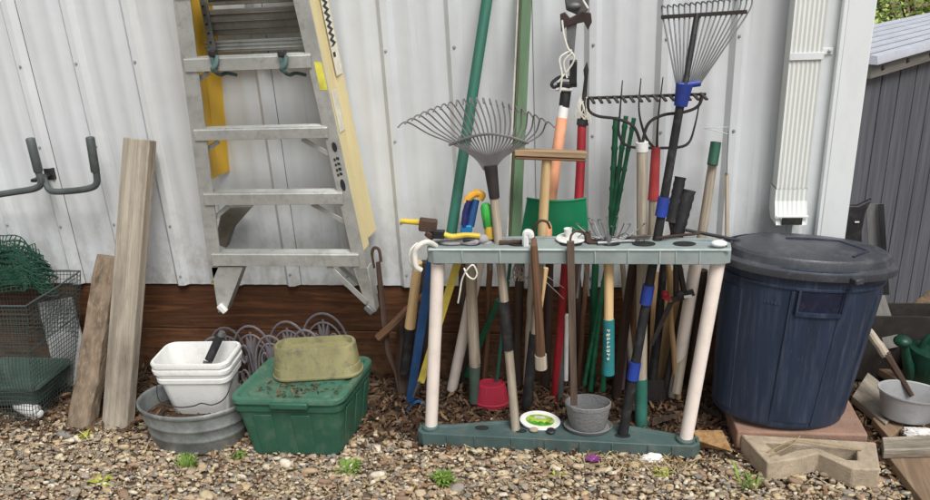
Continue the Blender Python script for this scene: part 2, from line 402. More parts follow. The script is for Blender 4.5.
def pebble_protos(n=14):
    out = []
    for k in range(n):
        bm = bmesh.new(); bmesh.ops.create_icosphere(bm, subdivisions=2, radius=1)
        off = V((k*7.3, k*3.1, 0))
        pv = np.array([v.co*(1+.30*noise.noise(v.co*.9+off)+.10*noise.noise(v.co*2.3+off)) for v in bm.verts])
        pv = np.clip(pv, -.98 if k % 3 else -.8, .98 if k % 2 else .74)*np.array([1, .78, .58]); pf = np.array([[v.index for v in f.verts] for f in bm.faces]); bm.free()
        out.append((pv, pf))
    return out
def pebble_protos_low(n=8):
    out = []
    for k in range(n):
        bm = bmesh.new(); bmesh.ops.create_icosphere(bm, subdivisions=1, radius=1)
        pv = np.array([v.co*(1+.45*noise.noise(v.co*1.3+V((k*5.1, 2.2, 0)))) for v in bm.verts])*np.array([1, .8, .6]); pf = np.array([[v.index for v in f.verts] for f in bm.faces]); bm.free(); out.append((pv, pf))
    return out
pp = pebble_protos()
N = 23000
px_ = rng.uniform(-2.5, 1.5, N*2); py_ = rng.uniform(-1.25, -.22, N*2)
edge = -.335+.03*np.sin(px_*3.1)+.025*np.sin(px_*7+1)
edge = np.where(px_ < -.55, edge+.0, edge-.005)
prob = np.clip((edge-py_)/.10, .14, 1); keep = rng.uniform(0, 1, N*2) < prob
px_, py_ = px_[keep][:N], py_[keep][:N]
sz = rng.lognormal(math.log(.0083), .40, len(px_)); sz = np.clip(sz, .004, .026)
pz = rng.uniform(-.012, .010, len(px_))
pos = np.stack([px_, py_, pz], 1)
scl = sz[:, None]*np.stack([rng.uniform(.9, 1.4, len(px_)), rng.uniform(.85, 1.15, len(px_)), rng.uniform(.8, 1.15, len(px_))], 1)
rots = np.stack([rng.uniform(0, 6.28, len(px_)), rng.normal(0, .35, len(px_)), rng.normal(0, .35, len(px_))], 1)
scatter('gravel', M_stone, pp, pos, scl, rots, np.array([1.08, .72, .8]))

gq = rng.uniform(0, 1, 16000); gx_ = rng.uniform(-2.5, 1.5, 16000); gy_ = rng.uniform(-1.2, -.36, 16000); gs_ = rng.uniform(.0025, .0062, 16000)
pp1 = []
for pv, pf in pebble_protos_low(): pp1.append((pv, pf))
scatter('grit', M_stone, pp1, np.stack([gx_, gy_, rng.uniform(-.006, .010, 16000)], 1), gs_[:, None]*np.stack([rng.uniform(.9, 1.5, 16000), np.ones(16000), rng.uniform(.7, 1.2, 16000)], 1),
        np.stack([rng.uniform(0, 6.28, 16000), rng.normal(0, .6, 16000), rng.normal(0, .6, 16000)], 1))
def chip_protos(n=8):
    out = []
    for k in range(n):
        L = 6; v = []
        for i in range(L):
            t = i/(L-1)-.5; wd = (.5-abs(t)*.75)*random.uniform(.7, 1.1); h = .25*math.cos(t*3+k)*random.uniform(.4, 1.2)
            v += [(t*2, -wd, h+random.uniform(-.1, .1)), (t*2, wd, h+random.uniform(-.1, .1))]
        f = [[2*i, 2*i+2, 2*i+3, 2*i+1] for i in range(L-1)]
        out.append((np.array(v), np.array(f)))
    return out
cpz = chip_protos(12)
N = 6500
px_ = rng.uniform(-2.3, 1.45, N); u = rng.uniform(0, 1, N); py_ = -.47+.47*u**.8
px_ = np.concatenate([px_, rng.uniform(-.75, .5, 1500)]); py_ = np.concatenate([py_, rng.uniform(-.36, -.05, 1500)])
s_ = rng.uniform(.008, .024, len(px_)); pz = rng.uniform(0, .022, len(px_))+np.clip(.03*(py_+.4), 0, .02)
scatter('leaf_mulch', M_litter, cpz, np.stack([px_, py_, pz], 1), np.stack([s_, s_*rng.uniform(.5, 1.1, len(s_)), s_*.9], 1),
        np.stack([rng.uniform(0, 6.28, len(s_)), rng.normal(0, .5, len(s_)), rng.normal(0, .4, len(s_))], 1))
N = 420
dx_, dy_, ds_ = rng.uniform(-2.3, 1.2, N), -.36-.42*rng.uniform(0, 1, N)**1.6, rng.uniform(.007, .020, N)
scatter('fallen_leaves', mat_litter('fallen_leaf_litter', [(150, 122, 92), (124, 96, 70), (170, 146, 112), (104, 80, 60), (140, 104, 76)]), cpz, np.stack([dx_, dy_, rng.uniform(.006, .018, N)], 1), np.stack([ds_, ds_*.8, ds_*.7], 1), np.stack([rng.uniform(0, 6.28, N), rng.normal(0, .3, N), rng.normal(0, .3, N)], 1))
N = 190
px_ = rng.normal(.18, .13, N); py_ = rng.normal(-.49, .025, N)
px_ = np.concatenate([px_, rng.uniform(-1.9, 1.1, 300)]); py_ = np.concatenate([py_, rng.uniform(-.75, -.38, 300)])
s_ = rng.uniform(.012, .04, len(px_))
scatter('dry_straw', M_straw, cpz, np.stack([px_, py_, rng.uniform(.006, .02, len(px_))], 1), np.stack([s_, np.full(len(s_), .005), np.full(len(s_), .01)], 1),
        np.stack([rng.uniform(0, 6.28, len(s_)), rng.normal(0, .2, len(s_)), rng.normal(0, .2, len(s_))], 1))

# ------------------------------------------------------------------ metal sided building
X0, SP = -.4077, .2286
bld = thing('metal_sided_building', 'light grey ribbed metal building wall with brown wooden skirt and white corner', 'building', (0, .1, 0))
XR = .812
prof = []
def rib(x, h, wb, wt): return [(x-wb/2, 0), (x-wt/2, -h), (x+wt/2, -h), (x+wb/2, 0)]
k = -13
while X0+k*SP < XR-.03:
    x = X0+k*SP
    prof += rib(x, .018, .056, .022)
    for q in (1/3, 2/3):
        if x+SP*q < XR-.03: prof += rib(x+SP*q, .0018, .030, .020)
    k += 1
prof = [(x, y) for x, y in prof if x < XR]; prof.append((XR, 0))
zs = [.41, .5, .7, .9, 1.1, 1.4, 1.7, 2.3]
mb = MB()
for i in range(len(prof)-1):
    (xa, ya), (xb, yb) = prof[i], prof[i+1]
    for j in range(len(zs)-1):
        mb.add([(xa, ya, zs[j]), (xb, yb, zs[j]), (xb, yb, zs[j+1]), (xa, ya, zs[j+1])], [[0, 1, 2, 3]])
bm_ = mb
siding = bm_.build('siding', M_wall, bld, angle=20)
bmm = bmesh.new(); bmm.from_mesh(siding.data); bmesh.ops.remove_doubles(bmm, verts=bmm.verts, dist=1e-5); bmesh.ops.recalc_face_normals(bmm, faces=bmm.faces); bmm.to_mesh(siding.data); bmm.free()
siding.data.set_sharp_from_angle(angle=math.radians(20))
mb = MB(); mb.box((-1.2, .12, 1.2), (4.19, .16, 2.2)); mb.build('wall_core', M_trim, bld)
for i, (z0, z1) in enumerate(((.0, .205), (.208, .418))):
    mb = MB(); mb.box((-1.2, .024, (z0+z1)/2), (4.18, .03, z1-z0)); mb.build('skirt_board', M_skirt, bld, bevel=.003)
# screws
M_screw = mat('screw_head', (168, 168, 166), .5, .3)
Zr = [1.56-.279, 1.56-.582, 1.56-.897, 1.56-.0, .455]
for z in Zr:
    for k in range(-8, 6):
        x = X0+k*SP
        if x > XR-.02 or x < -2.35: continue
        if -1.36 < x < -.78 and z > .5: continue
        mb = MB(); M = Matrix.Translation((x+random.uniform(-.004, .004), -.0175, z+random.uniform(-.006, .006))) @ Matrix.Rotation(PI/2, 4, 'X')
        mb.lathe([(.0058, 0), (.0058, .0012), (.0036, .0015), (.0036, .0045), (.001, .005)], M, 8)
        mb.build('screw', M_screw, bld)
# sheet laps
for k in (-11, -7, -3, 1):
    mb = MB(); mb.box((X0+k*SP+.0335, -.0006, 1.35), (.0016, .0012, 1.88)); mb.build('sheet_lap', M_hole, bld)
# corner trim
mb = MB(); mb.box((.8575, .045, 1.2), (.083, .13, 2.2)); mb.build('corner_trim', M_trim, bld, bevel=.004)
mb = MB(); mb.obox((.8085, -.014, .33), (.8085, -.014, 2.3), .013, .024); mb.build('trim_channel', M_trim, bld, bevel=.003)
# downspout
dsp = thing('downspout', 'off-white corrugated metal downspout strapped to the wall beside the white corner', 'downspout', (.70, -.04, .68))
def spout_ring(cx_, yb, yf, hw, z, cor=.003):
    pts = []; n = 14
    for i in range(n+1):
        x = -hw+2*hw*i/n; pts.append(V((cx_+x, yf+(cor if i % 2 else 0), z)))
    pts += [V((cx_+hw, yb, z)), V((cx_-hw, yb, z))]; return pts
mb = MB(); xt, xb2 = .692, .694
mb.loft([spout_ring(.694, -.008, -.075, .047, z) for z in (.80, 1.2, 1.7, 2.3)], False, False); mb.build('pipe', M_spout, dsp, angle=15)
mb = MB()
rings = [spout_ring(.694, -.006, -.078, .050, .80), spout_ring(.694, -.006, -.080, .050, .76), spout_ring(.694, -.01, -.10, .050, .715), spout_ring(.694, -.035, -.115, .048, .688)]
mb.loft(rings, False, False); mb.build('outlet', M_spout, dsp, angle=15)
mb = MB(); mb.loft([spout_ring(.694, -.014, -.098, .045, .712), spout_ring(.694, -.018, -.094, .044, .716)], True, True); mb.build('outlet_shade', M_hole, dsp)  # dark plug standing for the shade up inside the spout
mb = MB(); mb.box((.694, -.1165, .703), (.062, .006, .024)); mb.build('mouth_shade', M_hole, dsp)  # dark panel on the front, shade of the opening put into colour
mb = MB(); mb.box((.694, -.113, .7175), (.10, .010, .006)); mb.build('outlet_lip', M_spout, dsp, bevel=.001)
for z in (1.225,):
    mb = MB(); mb.box((.694, -.0785, z), (.098, .003, .022)); mb.box((.768, -.004, z+.004), (.05, .004, .02)); mb.box((.744, -.041, z), (.003, .078, .022)); st = mb.build('strap', M_trim, dsp, bevel=.001)
    for x in (.755, .782):
        mb = MB(); mb.ball((x, -.008, z+.004), .006); mb.build('screw', M_screw, st)

# ------------------------------------------------------------------ wall hangers
hg = 'grey tubular hangers on the siding'
def hanger(path, sleeves, bracket, label):
    pts = [P(*p) for p in path]
    t = thing('wall_hanger', label, 'wall hook', pts[len(pts)//2], hg)
    mb = MB(); mb.tube(bez(pts, 7), 3.4*mpp(pts[0]), 10); tube = mb.build('tube', M_tube, t)
    for a, b in sleeves:
        mb = MB(); p, q = P(*a), P(*b); r = 4.4*mpp(p); mb.tube([p, p.lerp(q, .03), p.lerp(q, .97), q], [r*.85, r, r, r*.9], 12); mb.build('foam_sleeve', M_tube, t)
    if bracket:
        p = P(*bracket); mb = MB(); mb.box((p.x, -.011, p.z), (.035, .02, .045)); mb.box((p.x, -.06, p.z), (.022, .1, .012)); mb.build('bracket', M_blackp, t, bevel=.002)
hanger([(91, 138, -.12), (95, 165, -.12), (97, 182, -.12), (90, 188, -.12), (70, 191, -.12), (52, 191, -.12), (46, 184, -.11), (43, 176, -.09)],
       [((90, 137, -.12), (95.5, 172, -.12))], (47, 175, -.03), 'grey U-shaped wall hanger nearest the leaning planks, black bracket at its left bend')
hanger([(31, 139, -.12), (36, 165, -.12), (41, 181, -.12), (36, 188, -.12), (15, 192, -.12), (-20, 196, -.12), (-40, 190, -.12)],
       [((30, 138, -.12), (38.5, 172, -.12))], (-40, 186, -.03), 'grey U-shaped wall hanger running out of the photo at its left edge')

# ------------------------------------------------------------------ planks leaning left
def plank(name, label, top, bot, w, t, material, wobble=0, bev=.004):
    p, q = V(top), V(bot); rt = thing('plank', label, 'plank', (q.x, q.y, 0))
    mb = MB(); n = 14 if wobble else 1
    d = (p-q).normalized(); x = V((1, 0, 0)); x = (x-d*x.dot(d)).normalized(); f = x.cross(d)
    x, f = (x*math.cos(.12)+f*math.sin(.12)), (f*math.cos(.12)-x*math.sin(.12))
    rings = []; wcs = []
    for i in range(n+1):
        c = q.lerp(p, i/n); k1, k2 = (random.uniform(-wobble, wobble) for _ in range(2))
        rings.append([c+x*(a*(w/2)+k1*(1 if a > 0 else .5))+f*(b*t/2)+x*k2*b*.4 for a, b in ((-1, -1), (0, -1.03), (1, -1), (1, 1), (0, 1), (-1, 1))])
    o = len(mb.v); mb.loft(rings); L = (p-q).length
    mb.w = [((j % 6 in (1, 4))*0+(-w/2, 0, w/2, w/2, 0, -w/2)[j % 6]+.3*top[0], (-t/2 if j % 6 < 3 else t/2), L*(j//6)/n+top[0]) for j in range(len(mb.v))]
    mb.build('board', material, rt, bevel=bev); return rt
a = P(140, 139, -.075); b = P(117.5, 431, -.40); plank('', 'tall weathered grey plank leaning on the wall, the longer of the two', a, b, .112, .042, W_lum)
a = P(112, 256, -.13); b = P(82, 428, -.40); plank('', 'short rough bark-brown board leaning beside the taller plank', a, b, .098, .05, W_bark, .006)

# panel behind cage
mb = MB(); mb.obox(P(55, 300, -.07), P(78, 392, -.16), .16, .012); o = mb.build('propped_sheet', mat('dull_grey_sheet', (150, 150, 148), .6, da=.4), None, .002, loc=P(78, 392, -.16)); tag(o, 'dull grey sheet propped on the wall behind the wire cage', 'panel')

# ------------------------------------------------------------------ wire cage, net, tray, bottle at far left
cg = thing('wire_cage', 'grey-green wire mesh cage standing on the mulch at the left edge', 'wire cage', (-2.15, -.27, 0))
top = {'x0': -2.45, 'x1': -1.925, 'y0': -.40, 'y1': -.08, 'z': .497}; bot = {'x0': -2.42, 'x1': -2.03, 'y0': -.40, 'y1': -.14, 'z': .01}
def cagep(u, v_, side):
    d = {k: lerp(bot[k], top[k], v_) for k in top}
    wv = .008*noise.noise(V((u*3+side*5, v_*4, side)))
    if side == 0: return V((lerp(d['x0'], d['x1'], u), d['y0']+wv*2, d['z']))
    if side == 1: return V((d['x1']+wv*2, lerp(d['y0'], d['y1'], u), d['z']))
    return V((lerp(d['x0'], d['x1'], u), d['y1']+wv*2, d['z']))
for side, nu, nm in ((0, 34, 'front_mesh'), (1, 19, 'side_mesh'), (2, 34, 'rear_mesh')):
    mb = MB()
    for i in range(nu+1): mb.tube([cagep(i/nu, j/8, side) for j in range(9)], .0011, 4, False)
    for j in range(28): mb.tube([cagep(i/12, j/27, side) for i in range(13)], .0011, 4, False)
    mb.build(nm, M_wire, cg)
mb = MB(); mb.tube([cagep(0, 1, 0), cagep(.5, 1, 0), cagep(1, 1, 0), cagep(.5, 1, 1), cagep(1, 1, 1), cagep(.5, 1, 2), cagep(0, 1, 2)], .0032, 6)
mb.tube([cagep(0, .62, 0), cagep(1, .62, 0), cagep(1, .62, 1)], .0022, 6); mb.build('rim_wire', M_wire, cg)
nt_ = thing('green_net', 'crumpled dark green plastic netting heaped behind the wire cage', 'netting', P(20, 285, -.06))
mb = MB()
def netp(u, v_):
    x = -2.44+.37*u; z = .45+.15*v_*(1-.15*u)+.035*noise.noise(V((u*5, v_*3, 1)))+(.05*math.sin(u*2.6)); y = -.055-.09*(1-v_)+.035*noise.noise(V((u*6, v_*5, 4)))
    return V((x+.05*noise.noise(V((u*3, v_*6, 9)))-.10*v_+.06, min(y, -.025), z))
for layer in range(3):
    o_ = V((.02*layer, -.012*layer, -.02*layer))
    for i in range(30): mb.tube([netp(i/29, j/10)+o_ for j in range(11)], .0022, 4, False)
    for j in range(15): mb.tube([netp(i/24, j/14)+o_ for i in range(25)], .0022, 4, False)
mb.build('mesh', M_gwire, nt_)
M_tray = mat('faded_green_tray', (72, 92, 84), .6, da=.5)
mb = MB(); c = V((-2.16, -.27, 0))
mb.loft([rr(c.x, c.y, .13, .09, .03, .06), rr(c.x, c.y, .155, .11, .03, .135), rr(c.x, c.y, .162, .117, .03, .135), rr(c.x, c.y, .162, .117, .03, .148), rr(c.x, c.y, .15, .104, .03, .148), rr(c.x, c.y, .127, .087, .03, .068)]); o = mb.build('plant_tray', M_tray, None, loc=c); tag(o, 'faded green plastic tray inside the wire cage', 'tray')
p = G(18, 428, .035)
mb = MB(); M = Matrix.Translation((-2.085, -.345, .036)) @ Matrix.Rotation(math.radians(95), 4, 'Y') @ Matrix.Rotation(.4, 4, 'X')
bt = thing('plastic_bottle', 'small white plastic bottle lying on the mulch inside the wire cage', 'bottle', (-2.085, -.345, 0))
mb.lathe([(.002, -.06), (.028, -.06), (.031, -.05), (.031, .02), (.026, .04), (.013, .05), (.013, .058)], M, 20); mb.build('bottle_body', M_white, bt)
mb = MB(); mb.lathe([(.0155, .054), (.0155, .072), (.012, .074)], M, 16); mb.build('cap', M_white, bt)

# ------------------------------------------------------------------ step ladder
YF = -.20
lad = thing('step_ladder', 'aged step ladder with yellow fibreglass rails hung on the wall', 'ladder', P(290, 310, YF))
def LP(x, y, Y=YF): return P(x, y, Y)
# front flanges as tapered strips at YF, webs running back to the wall
def rail(outer, inner, web_x, side):
    # outer / inner : photo polylines of the front flange
    o0, o1 = [LP(*p) for p in outer]; i0, i1 = [LP(*p) for p in inner]
    ext = 1.35
    o2 = o1+(o0-o1)*ext; i2 = i1+(i0-i1)*ext
    mb = MB(); mb.prism([o1, i1, i2, o2], (0, .006, 0)); return mb, (o1, o2, i1, i2)
mb, L_ = rail(((173, 0), (211, 285)), ((190, 0), (221, 262)), None, -1); mb.build('front_flange', M_alu, lad, bevel=.001)
o1, o2, i1, i2 = L_
mb = MB(); e = V((.008, 0, 0)); mb.prism([o1+V((.001, .006, 0)), o2+V((.001, .006, 0)), o2+V((.001, .085, 0)), o1+V((.001, .085, 0))], (.005, 0, 0)); mb.build('side_rail', M_yel, lad)
mb = MB(); q0 = o1.lerp(o2, .28)+V((.006, .128, 0)); mb.prism([q0, o2+V((.006, .128, 0)), o2+V((.04, .128, 0)), q0+V((.04, .128, 0))], (0, .005, 0)); mb.build('rear_flange', M_yel, lad)
mb = MB(); mb.prism([q0+V((0, -.04, 0)), o2+V((.006, .09, 0)), o2+V((.006, .165, 0)), q0+V((0, .035, 0))], (.005, 0, 0)); mb.build('rear_rail', M_yel, lad)
mb, R_ = rail(((309, 0), (374, 300)), ((293, 0), (358, 283)), None, 1); mb.build('front_flange', M_alu, lad, bevel=.001)
o1, o2, i1, i2 = R_
def along(a, b, y):   # point of the rail line at photo row y
    lo, hi = 0., 1.
    for _ in range(40):
        m_ = (lo+hi)/2; q = a.lerp(b, m_); v = q-EYEP; py = 250-FOC*v.dot(UP)/v.dot(FW)
        if py > y: lo = m_
        else: hi = m_
    return a.lerp(b, lo)
rs = along(o1, o2, 252)
mb = MB(); mb.prism([rs+V((-.001, .007, 0)), o2+V((-.001, .007, 0)), o2+V((-.001, .080, 0)), rs+V((-.001, .080, 0))], (-.005, 0, 0)); mb.build('side_rail', M_yelp, lad)
mb = MB(); rs2 = along(o1, o2, 246); mb.prism([rs2+V((.001, .086, 0)), o2+V((.001, .086, 0)), o2+V((.008, .165, 0)), rs2+V((.008, .165, 0))], (-.005, 0, 0)); mb.build('rear_rail', M_yelp, lad)
mb = MB(); mb.prism([o1+V((-.001, .007, 0)), rs+V((-.001, .007, -.002)), rs+V((-.001, .075, -.002)), o1+V((-.001, .06, 0))], (-.005, 0, 0)); mb.build('foot_bracket', M_alu, lad)
# printed marks on the rails: black chevrons on the web, ovals and lettering blocks on the flange, a yellow caution label
ink = mat('black_ink', (40, 40, 42), .6, da=.2); lab = mat('yellow_label', (222, 214, 84), .6, da=.3); lw = mat('white_label', (228, 224, 206), .6, da=.3)
def dec(mb, line, y0, y1, c0, c1, dy=-.0012, flange=True):
    a, b = along(line[0], line[1], y0), along(line[0], line[1], y1); ai, bi = along(line[2], line[3], y0), along(line[2], line[3], y1)
    q = [a.lerp(ai, c0), a.lerp(ai, c1), b.lerp(bi, c1), b.lerp(bi, c0)]; mb.prism([p+V((0, -.0004, 0)) for p in q], (0, -.0008, 0))
for y0, y1 in ((142, 152), (179, 191)):
    ctr = along(o1, o2, (y0+y1)/2).lerp(along(i1, i2, (y0+y1)/2), .45); ax = (along(o1, o2, y0)-along(o1, o2, y1))*.5
    ring_ = [ctr+ax*math.cos(2*PI*k/16)+V((.0085, 0, 0))*math.sin(2*PI*k/16)+V((0, -.0004, 0)) for k in range(16)]
    mb = MB(); mb.prism(ring_, (0, -.0008, 0)); mb.build('printed_oval', ink, lad, smooth=False)
for y0, w_ in ((157, 2.8), (162.5, 2.4), (167.5, 3), (172.5, 2.6)):
    for c0, c1, dy in ((.30, .52, 0), (.57, .70, 1.2)):
        mb = MB(); dec(mb, R_, y0+dy, y0+dy+w_, c0, c1); mb.build('printed_letter', ink, lad, smooth=False)
mb = MB(); dec(mb, R_, 62, 90, .06, .55); mb.build('caution_label', lab, lad, smooth=False)
mb = MB()
def web(y0, y1, f0, f1, skew=0):
    a, b = along(o1, o2, y0), along(o1, o2, y1); c_ = V((.0008, 0, 0)) if f0 < .085 else V((.0018+(.0062 if f0 == .086 else .0072), 0, 0))
    mb.prism([a+c_+V((0, f0, 0)), a+c_+V((0, f1, 0)), b+c_+V((0, f1+skew, 0)), b+c_+V((0, f0+skew, 0))], (.0008, 0, 0))
for k in range(8):
    mb = MB(); web(-6+7*k, -2+7*k, .088, .118, .032); mb.build('printed_chevron', ink, lad, smooth=False)
    mb = MB(); web(-2+7*k, 1+7*k, .120, .150, -.032); mb.build('printed_chevron', ink, lad, smooth=False)
mb = MB(); web(56, 61, .095, .12); mb.build('printed_letter', ink, lad, smooth=False)
mb = MB(); web(92, 134, .02, .075); mb.build('faded_label', lw, lad, smooth=False)
mb = MB(); web(-20, 80, .086, .156); mb.build('hazard_label', lw, lad, smooth=False)
# steps
steps = [((183, 60), (310, 55), 12), ((193, 131), (327, 127), 10), ((203, 195), (342, 192), 11), ((211, 255), (358, 252), 12), ((172, -14), (297, -22), 12)]
for (a, b, h) in steps:
    p, q = P(a[0], a[1], YF-.006), P(b[0], b[1], YF-.006); hh = h*mpp(p)
    q = V((q.x, p.y, p.z)); 
    mb = MB(); Y0, Y1 = p.y, p.y+.050
    sec = [(Y0, 0), (Y0+.004, .004), (Y1-.004, .004), (Y1, 0), (Y1, -hh), (Y1-.003, -hh), (Y1-.003, -.004), (Y0+.003, -.004), (Y0+.003, -hh), (Y0, -hh)]
    mb.loft([[V((x, y, p.z+z)) for y, z in sec] for x in (p.x, q.x)])
    for k in range(9):
        y = Y0+.006+k*.0048; mb.box(((p.x+q.x)/2, y, p.z+.005), (abs(q.x-p.x)-.004, .002, .0022))
    mb.build('step', M_alu, lad, bevel=.0012)
def strut(a, b, Ya, Yb, w_=.016, m_=M_alu):
    mb = MB(); mb.obox(P(a[0], a[1], Ya), P(b[0], b[1], Yb), w_, .004); mb.build('brace', m_, lad, bevel=.001)
strut((219, 141), (197, 157), YF+.03, YF+.01); strut((302, 139), (331, 155), YF+.03, YF+.01)
strut((229, 206), (208, 223), YF+.03, YF+.01); strut((312, 204), (347, 223), YF+.03, YF+.01)
strut((209, 72), (190, 86), YF+.03, YF+.01)
strut((328, 266), (367, 303), YF+.005, YF-.004, .02); strut((340, 266), (360, 284), YF+.06, YF+.05); strut((243, 266), (222, 300), YF+.03, YF+.01, .02)
# feet
mb = MB(); mb.prism([LP(211, 267), LP(243, 267), LP(226, 312), LP(218, 313)], (0, .05, 0)); mb.build('foot', M_alu, lad, bevel=.002)
mb = MB(); mb.prism([LP(353, 268), LP(368, 268), LP(376, 312), LP(369, 315)], (0, .05, 0)); mb.build('foot', M_alu, lad, bevel=.002)
mb = MB(); mb.obox(P(219, 305, YF-.005), P(226, 312, YF-.005), .02, .02); mb.build('foot_pad', M_white, lad, bevel=.003)
mb = MB(); mb.obox(P(366, 306, YF-.005), P(373, 313, YF-.005), .022, .02); mb.build('foot_pad', M_steel, lad, bevel=.003)
# rear braces and shelf slats behind the top step
for (y0, y1, m_) in ((-20, 6, M_alud), (10, 36, M_alud), (41, 53, M_alu)):
    p, q, r_ = P(204, y0, -.085), P(304, y0-3, -.085), P(204, y1, -.085); h = p.z-r_.z
    mb = MB(); mb.box(((p.x+q.x)/2, -.075, p.z-h/2), (q.x-p.x, .02, h))
    for k in range(3): mb.box(((p.x+q.x)/2, -.087, p.z-h*(k+.6)/3.4), (q.x-p.x-.004, .005, .004))
    mb.build('rear_slat', m_, lad, bevel=.002)
mb = MB(); mb.obox(P(201, -10, -.11), P(215, 58, -.11), .022, .012)
st = mb.build('rear_strut', M_steel, lad, bevel=.001)
mb = MB()
for k in range(6):
    p = P(203+k*1.9, 6+k*9, -.118); mb.lathe([(.0035, 0), (.0035, .003)], Matrix.Translation(p) @ Matrix.Rotation(PI/2, 4, 'X'), 8)
mb.build('bolt_hole', M_hole, st)  # dark discs standing for the shade in the bolt holes
mb = MB(); mb.prism([P(222, 208, -.09), P(252, 206, -.09), P(233, 228, -.09), P(226, 248, -.09), P(214, 244, -.09)], (0, .03, 0)); mb.build('rear_foot', M_alud, lad, bevel=.003)
def strap(x, label):
    t = thing('tie_strap', label, 'strap', P(x, 72, YF), 'grey-green straps tied round the top visible ladder step')
    mb = MB()
    mb.tube(bez([P(x-1, 53, YF+.03), P(x-1, 55, YF-.012), P(x, 63, YF-.016), P(x+3, 72, YF-.012), P(x+8, 75, YF+.02)], 6), .007, 8, sx=.5, flat=(1, 0, 0))
    mb.tube(bez([P(x+4, 55, YF-.014), P(x+3, 64, YF-.02), P(x-1, 70, YF-.014), P(x+6, 74, YF+.02)], 6), .007, 8, sx=.5, flat=(1, 0, 0))
    mb.tube(bez([P(x+8, 75, YF+.02), P(x+14, 73, YF+.05), P(x+24, 75, YF+.07)], 6), .006, 8)
    mb.build('webbing', M_bungee, t); mb = MB(); p = P(x, 53, YF-.008); mb.box(p, (.022, .03, .02)); mb.build('buckle', M_blackp, t, bevel=.003)
strap(213, 'grey-green strap tied round the ladder step near the left rail'); strap(282, 'grey-green strap tied round the ladder step near the right rail')

# ------------------------------------------------------------------ wire edging by the skirt
ed = thing('garden_edging', 'grey scrolled wire lawn edging leaning on the brown skirt', 'edging', (-1.05, -.12, .0))
def arch(cx_, ytop, wpx, hpx, Y, tilt=0):
    b = P(cx_, ytop+hpx, Y); s = mpp(b); W_, H_ = wpx*s, hpx*s; mb = MB(); r = .0050
    def at(u, v_): return b+V((u*W_/2, .03*v_*0-.02*(1-v_), v_*H_))
    arc = [at(-1, 0)]+[at(-math.cos(a), .45+.55*math.sin(a)) for a in [PI*k/14 for k in range(15)]]+[at(1, 0)]
    mb.tube(arc, r, 6)
    arc = [at(-math.cos(a)*.82, .40+.46*math.sin(a)) for a in [PI*k/14 for k in range(15)]]; mb.tube(arc, r*.8, 6)
    mb.tube([at(0, 0), at(0, .9)], r, 6)
    for s_ in (-1, 1):
        sp_ = [at(s_*(.06+.02*k+0), .15+.06*k) for k in range(5)]
        sp_ += [at(s_*(.42+.26*math.cos(PI-a)*(1-a/9)), .50+.22*math.sin(a)*(1-a/9)) for a in [k*.42 for k in range(16)]]
        mb.tube(sp_, r*.85, 6)
        sp_ = [at(s_*.1, .05)]+[at(s_*(.55+.22*math.cos(PI-a)*(1-a/8)), .14+.16*math.sin(a)*(1-a/8)) for a in [k*.42 for k in range(15)]]
        mb.tube(sp_, r*.8, 6)
        leaf = [at(s_*(.05+.16*t), .55+.3*t) for t in (0, .5, 1)]; mb.tube(leaf, [r*.8, r*2, r*.4], 6)
    mb.tube([at(-1, .0), at(1, .0)], r*.8, 6); mb.build('scroll_panel', M_scroll, ed)
arch(224, 331, 36, 60, -.10); arch(235, 321, 40, 64, -.05); arch(259, 319.5, 42, 64, -.08); arch(277, 330, 34, 56, -.12); arch(295, 315, 43, 66, -.07); arch(312, 324, 34, 58, -.11); arch(330, 307, 48, 66, -.05)

# ------------------------------------------------------------------ tub, buckets
tub = thing('galvanised_tub', 'oval galvanised steel tub holding the white buckets', 'tub', (-1.345, -.432, 0))
c = V((-1.345, -.432, 0)); M = Matrix.Translation(c) @ Matrix.Diagonal((1.03, .68, 1.22, 1))
mb = MB(); mb.lathe([(.02, .004), (.155, .004), (.160, .0), (.165, .006), (.171, .038), (.175, .041), (.175, .047), (.173, .050), (.178, .076), (.183, .079), (.183, .085), (.180, .088), (.188, .122), (.192, .122), (.196, .127), (.196, .133), (.191, .137), (.186, .133), (.185, .125), (.158, .012), (.02, .012)], M, 56); mb.build('tub_body', M_galv, tub, angle=50)
mb = MB(); mb.lathe([(.001, .085), (.06, .088), (.12, .082), (.175, .084)], M, 40); mb.build('wet_debris', M_soil, tub)
N = 120; a_ = rng.uniform(0, 6.28, N); r_ = .165*np.sqrt(rng.uniform(0, 1, N)); s_ = rng.uniform(.008, .02, N)
o = scatter('dead_leaves', M_litter, cpz, np.stack([r_*np.cos(a_), .68*r_*np.sin(a_), rng.uniform(.104, .115, N)], 1), np.stack([s_, s_*.8, s_*.6], 1), np.stack([rng.uniform(0, 6.28, N), rng.normal(0, .3, N), rng.normal(0, .3, N)], 1)); o.parent = tub
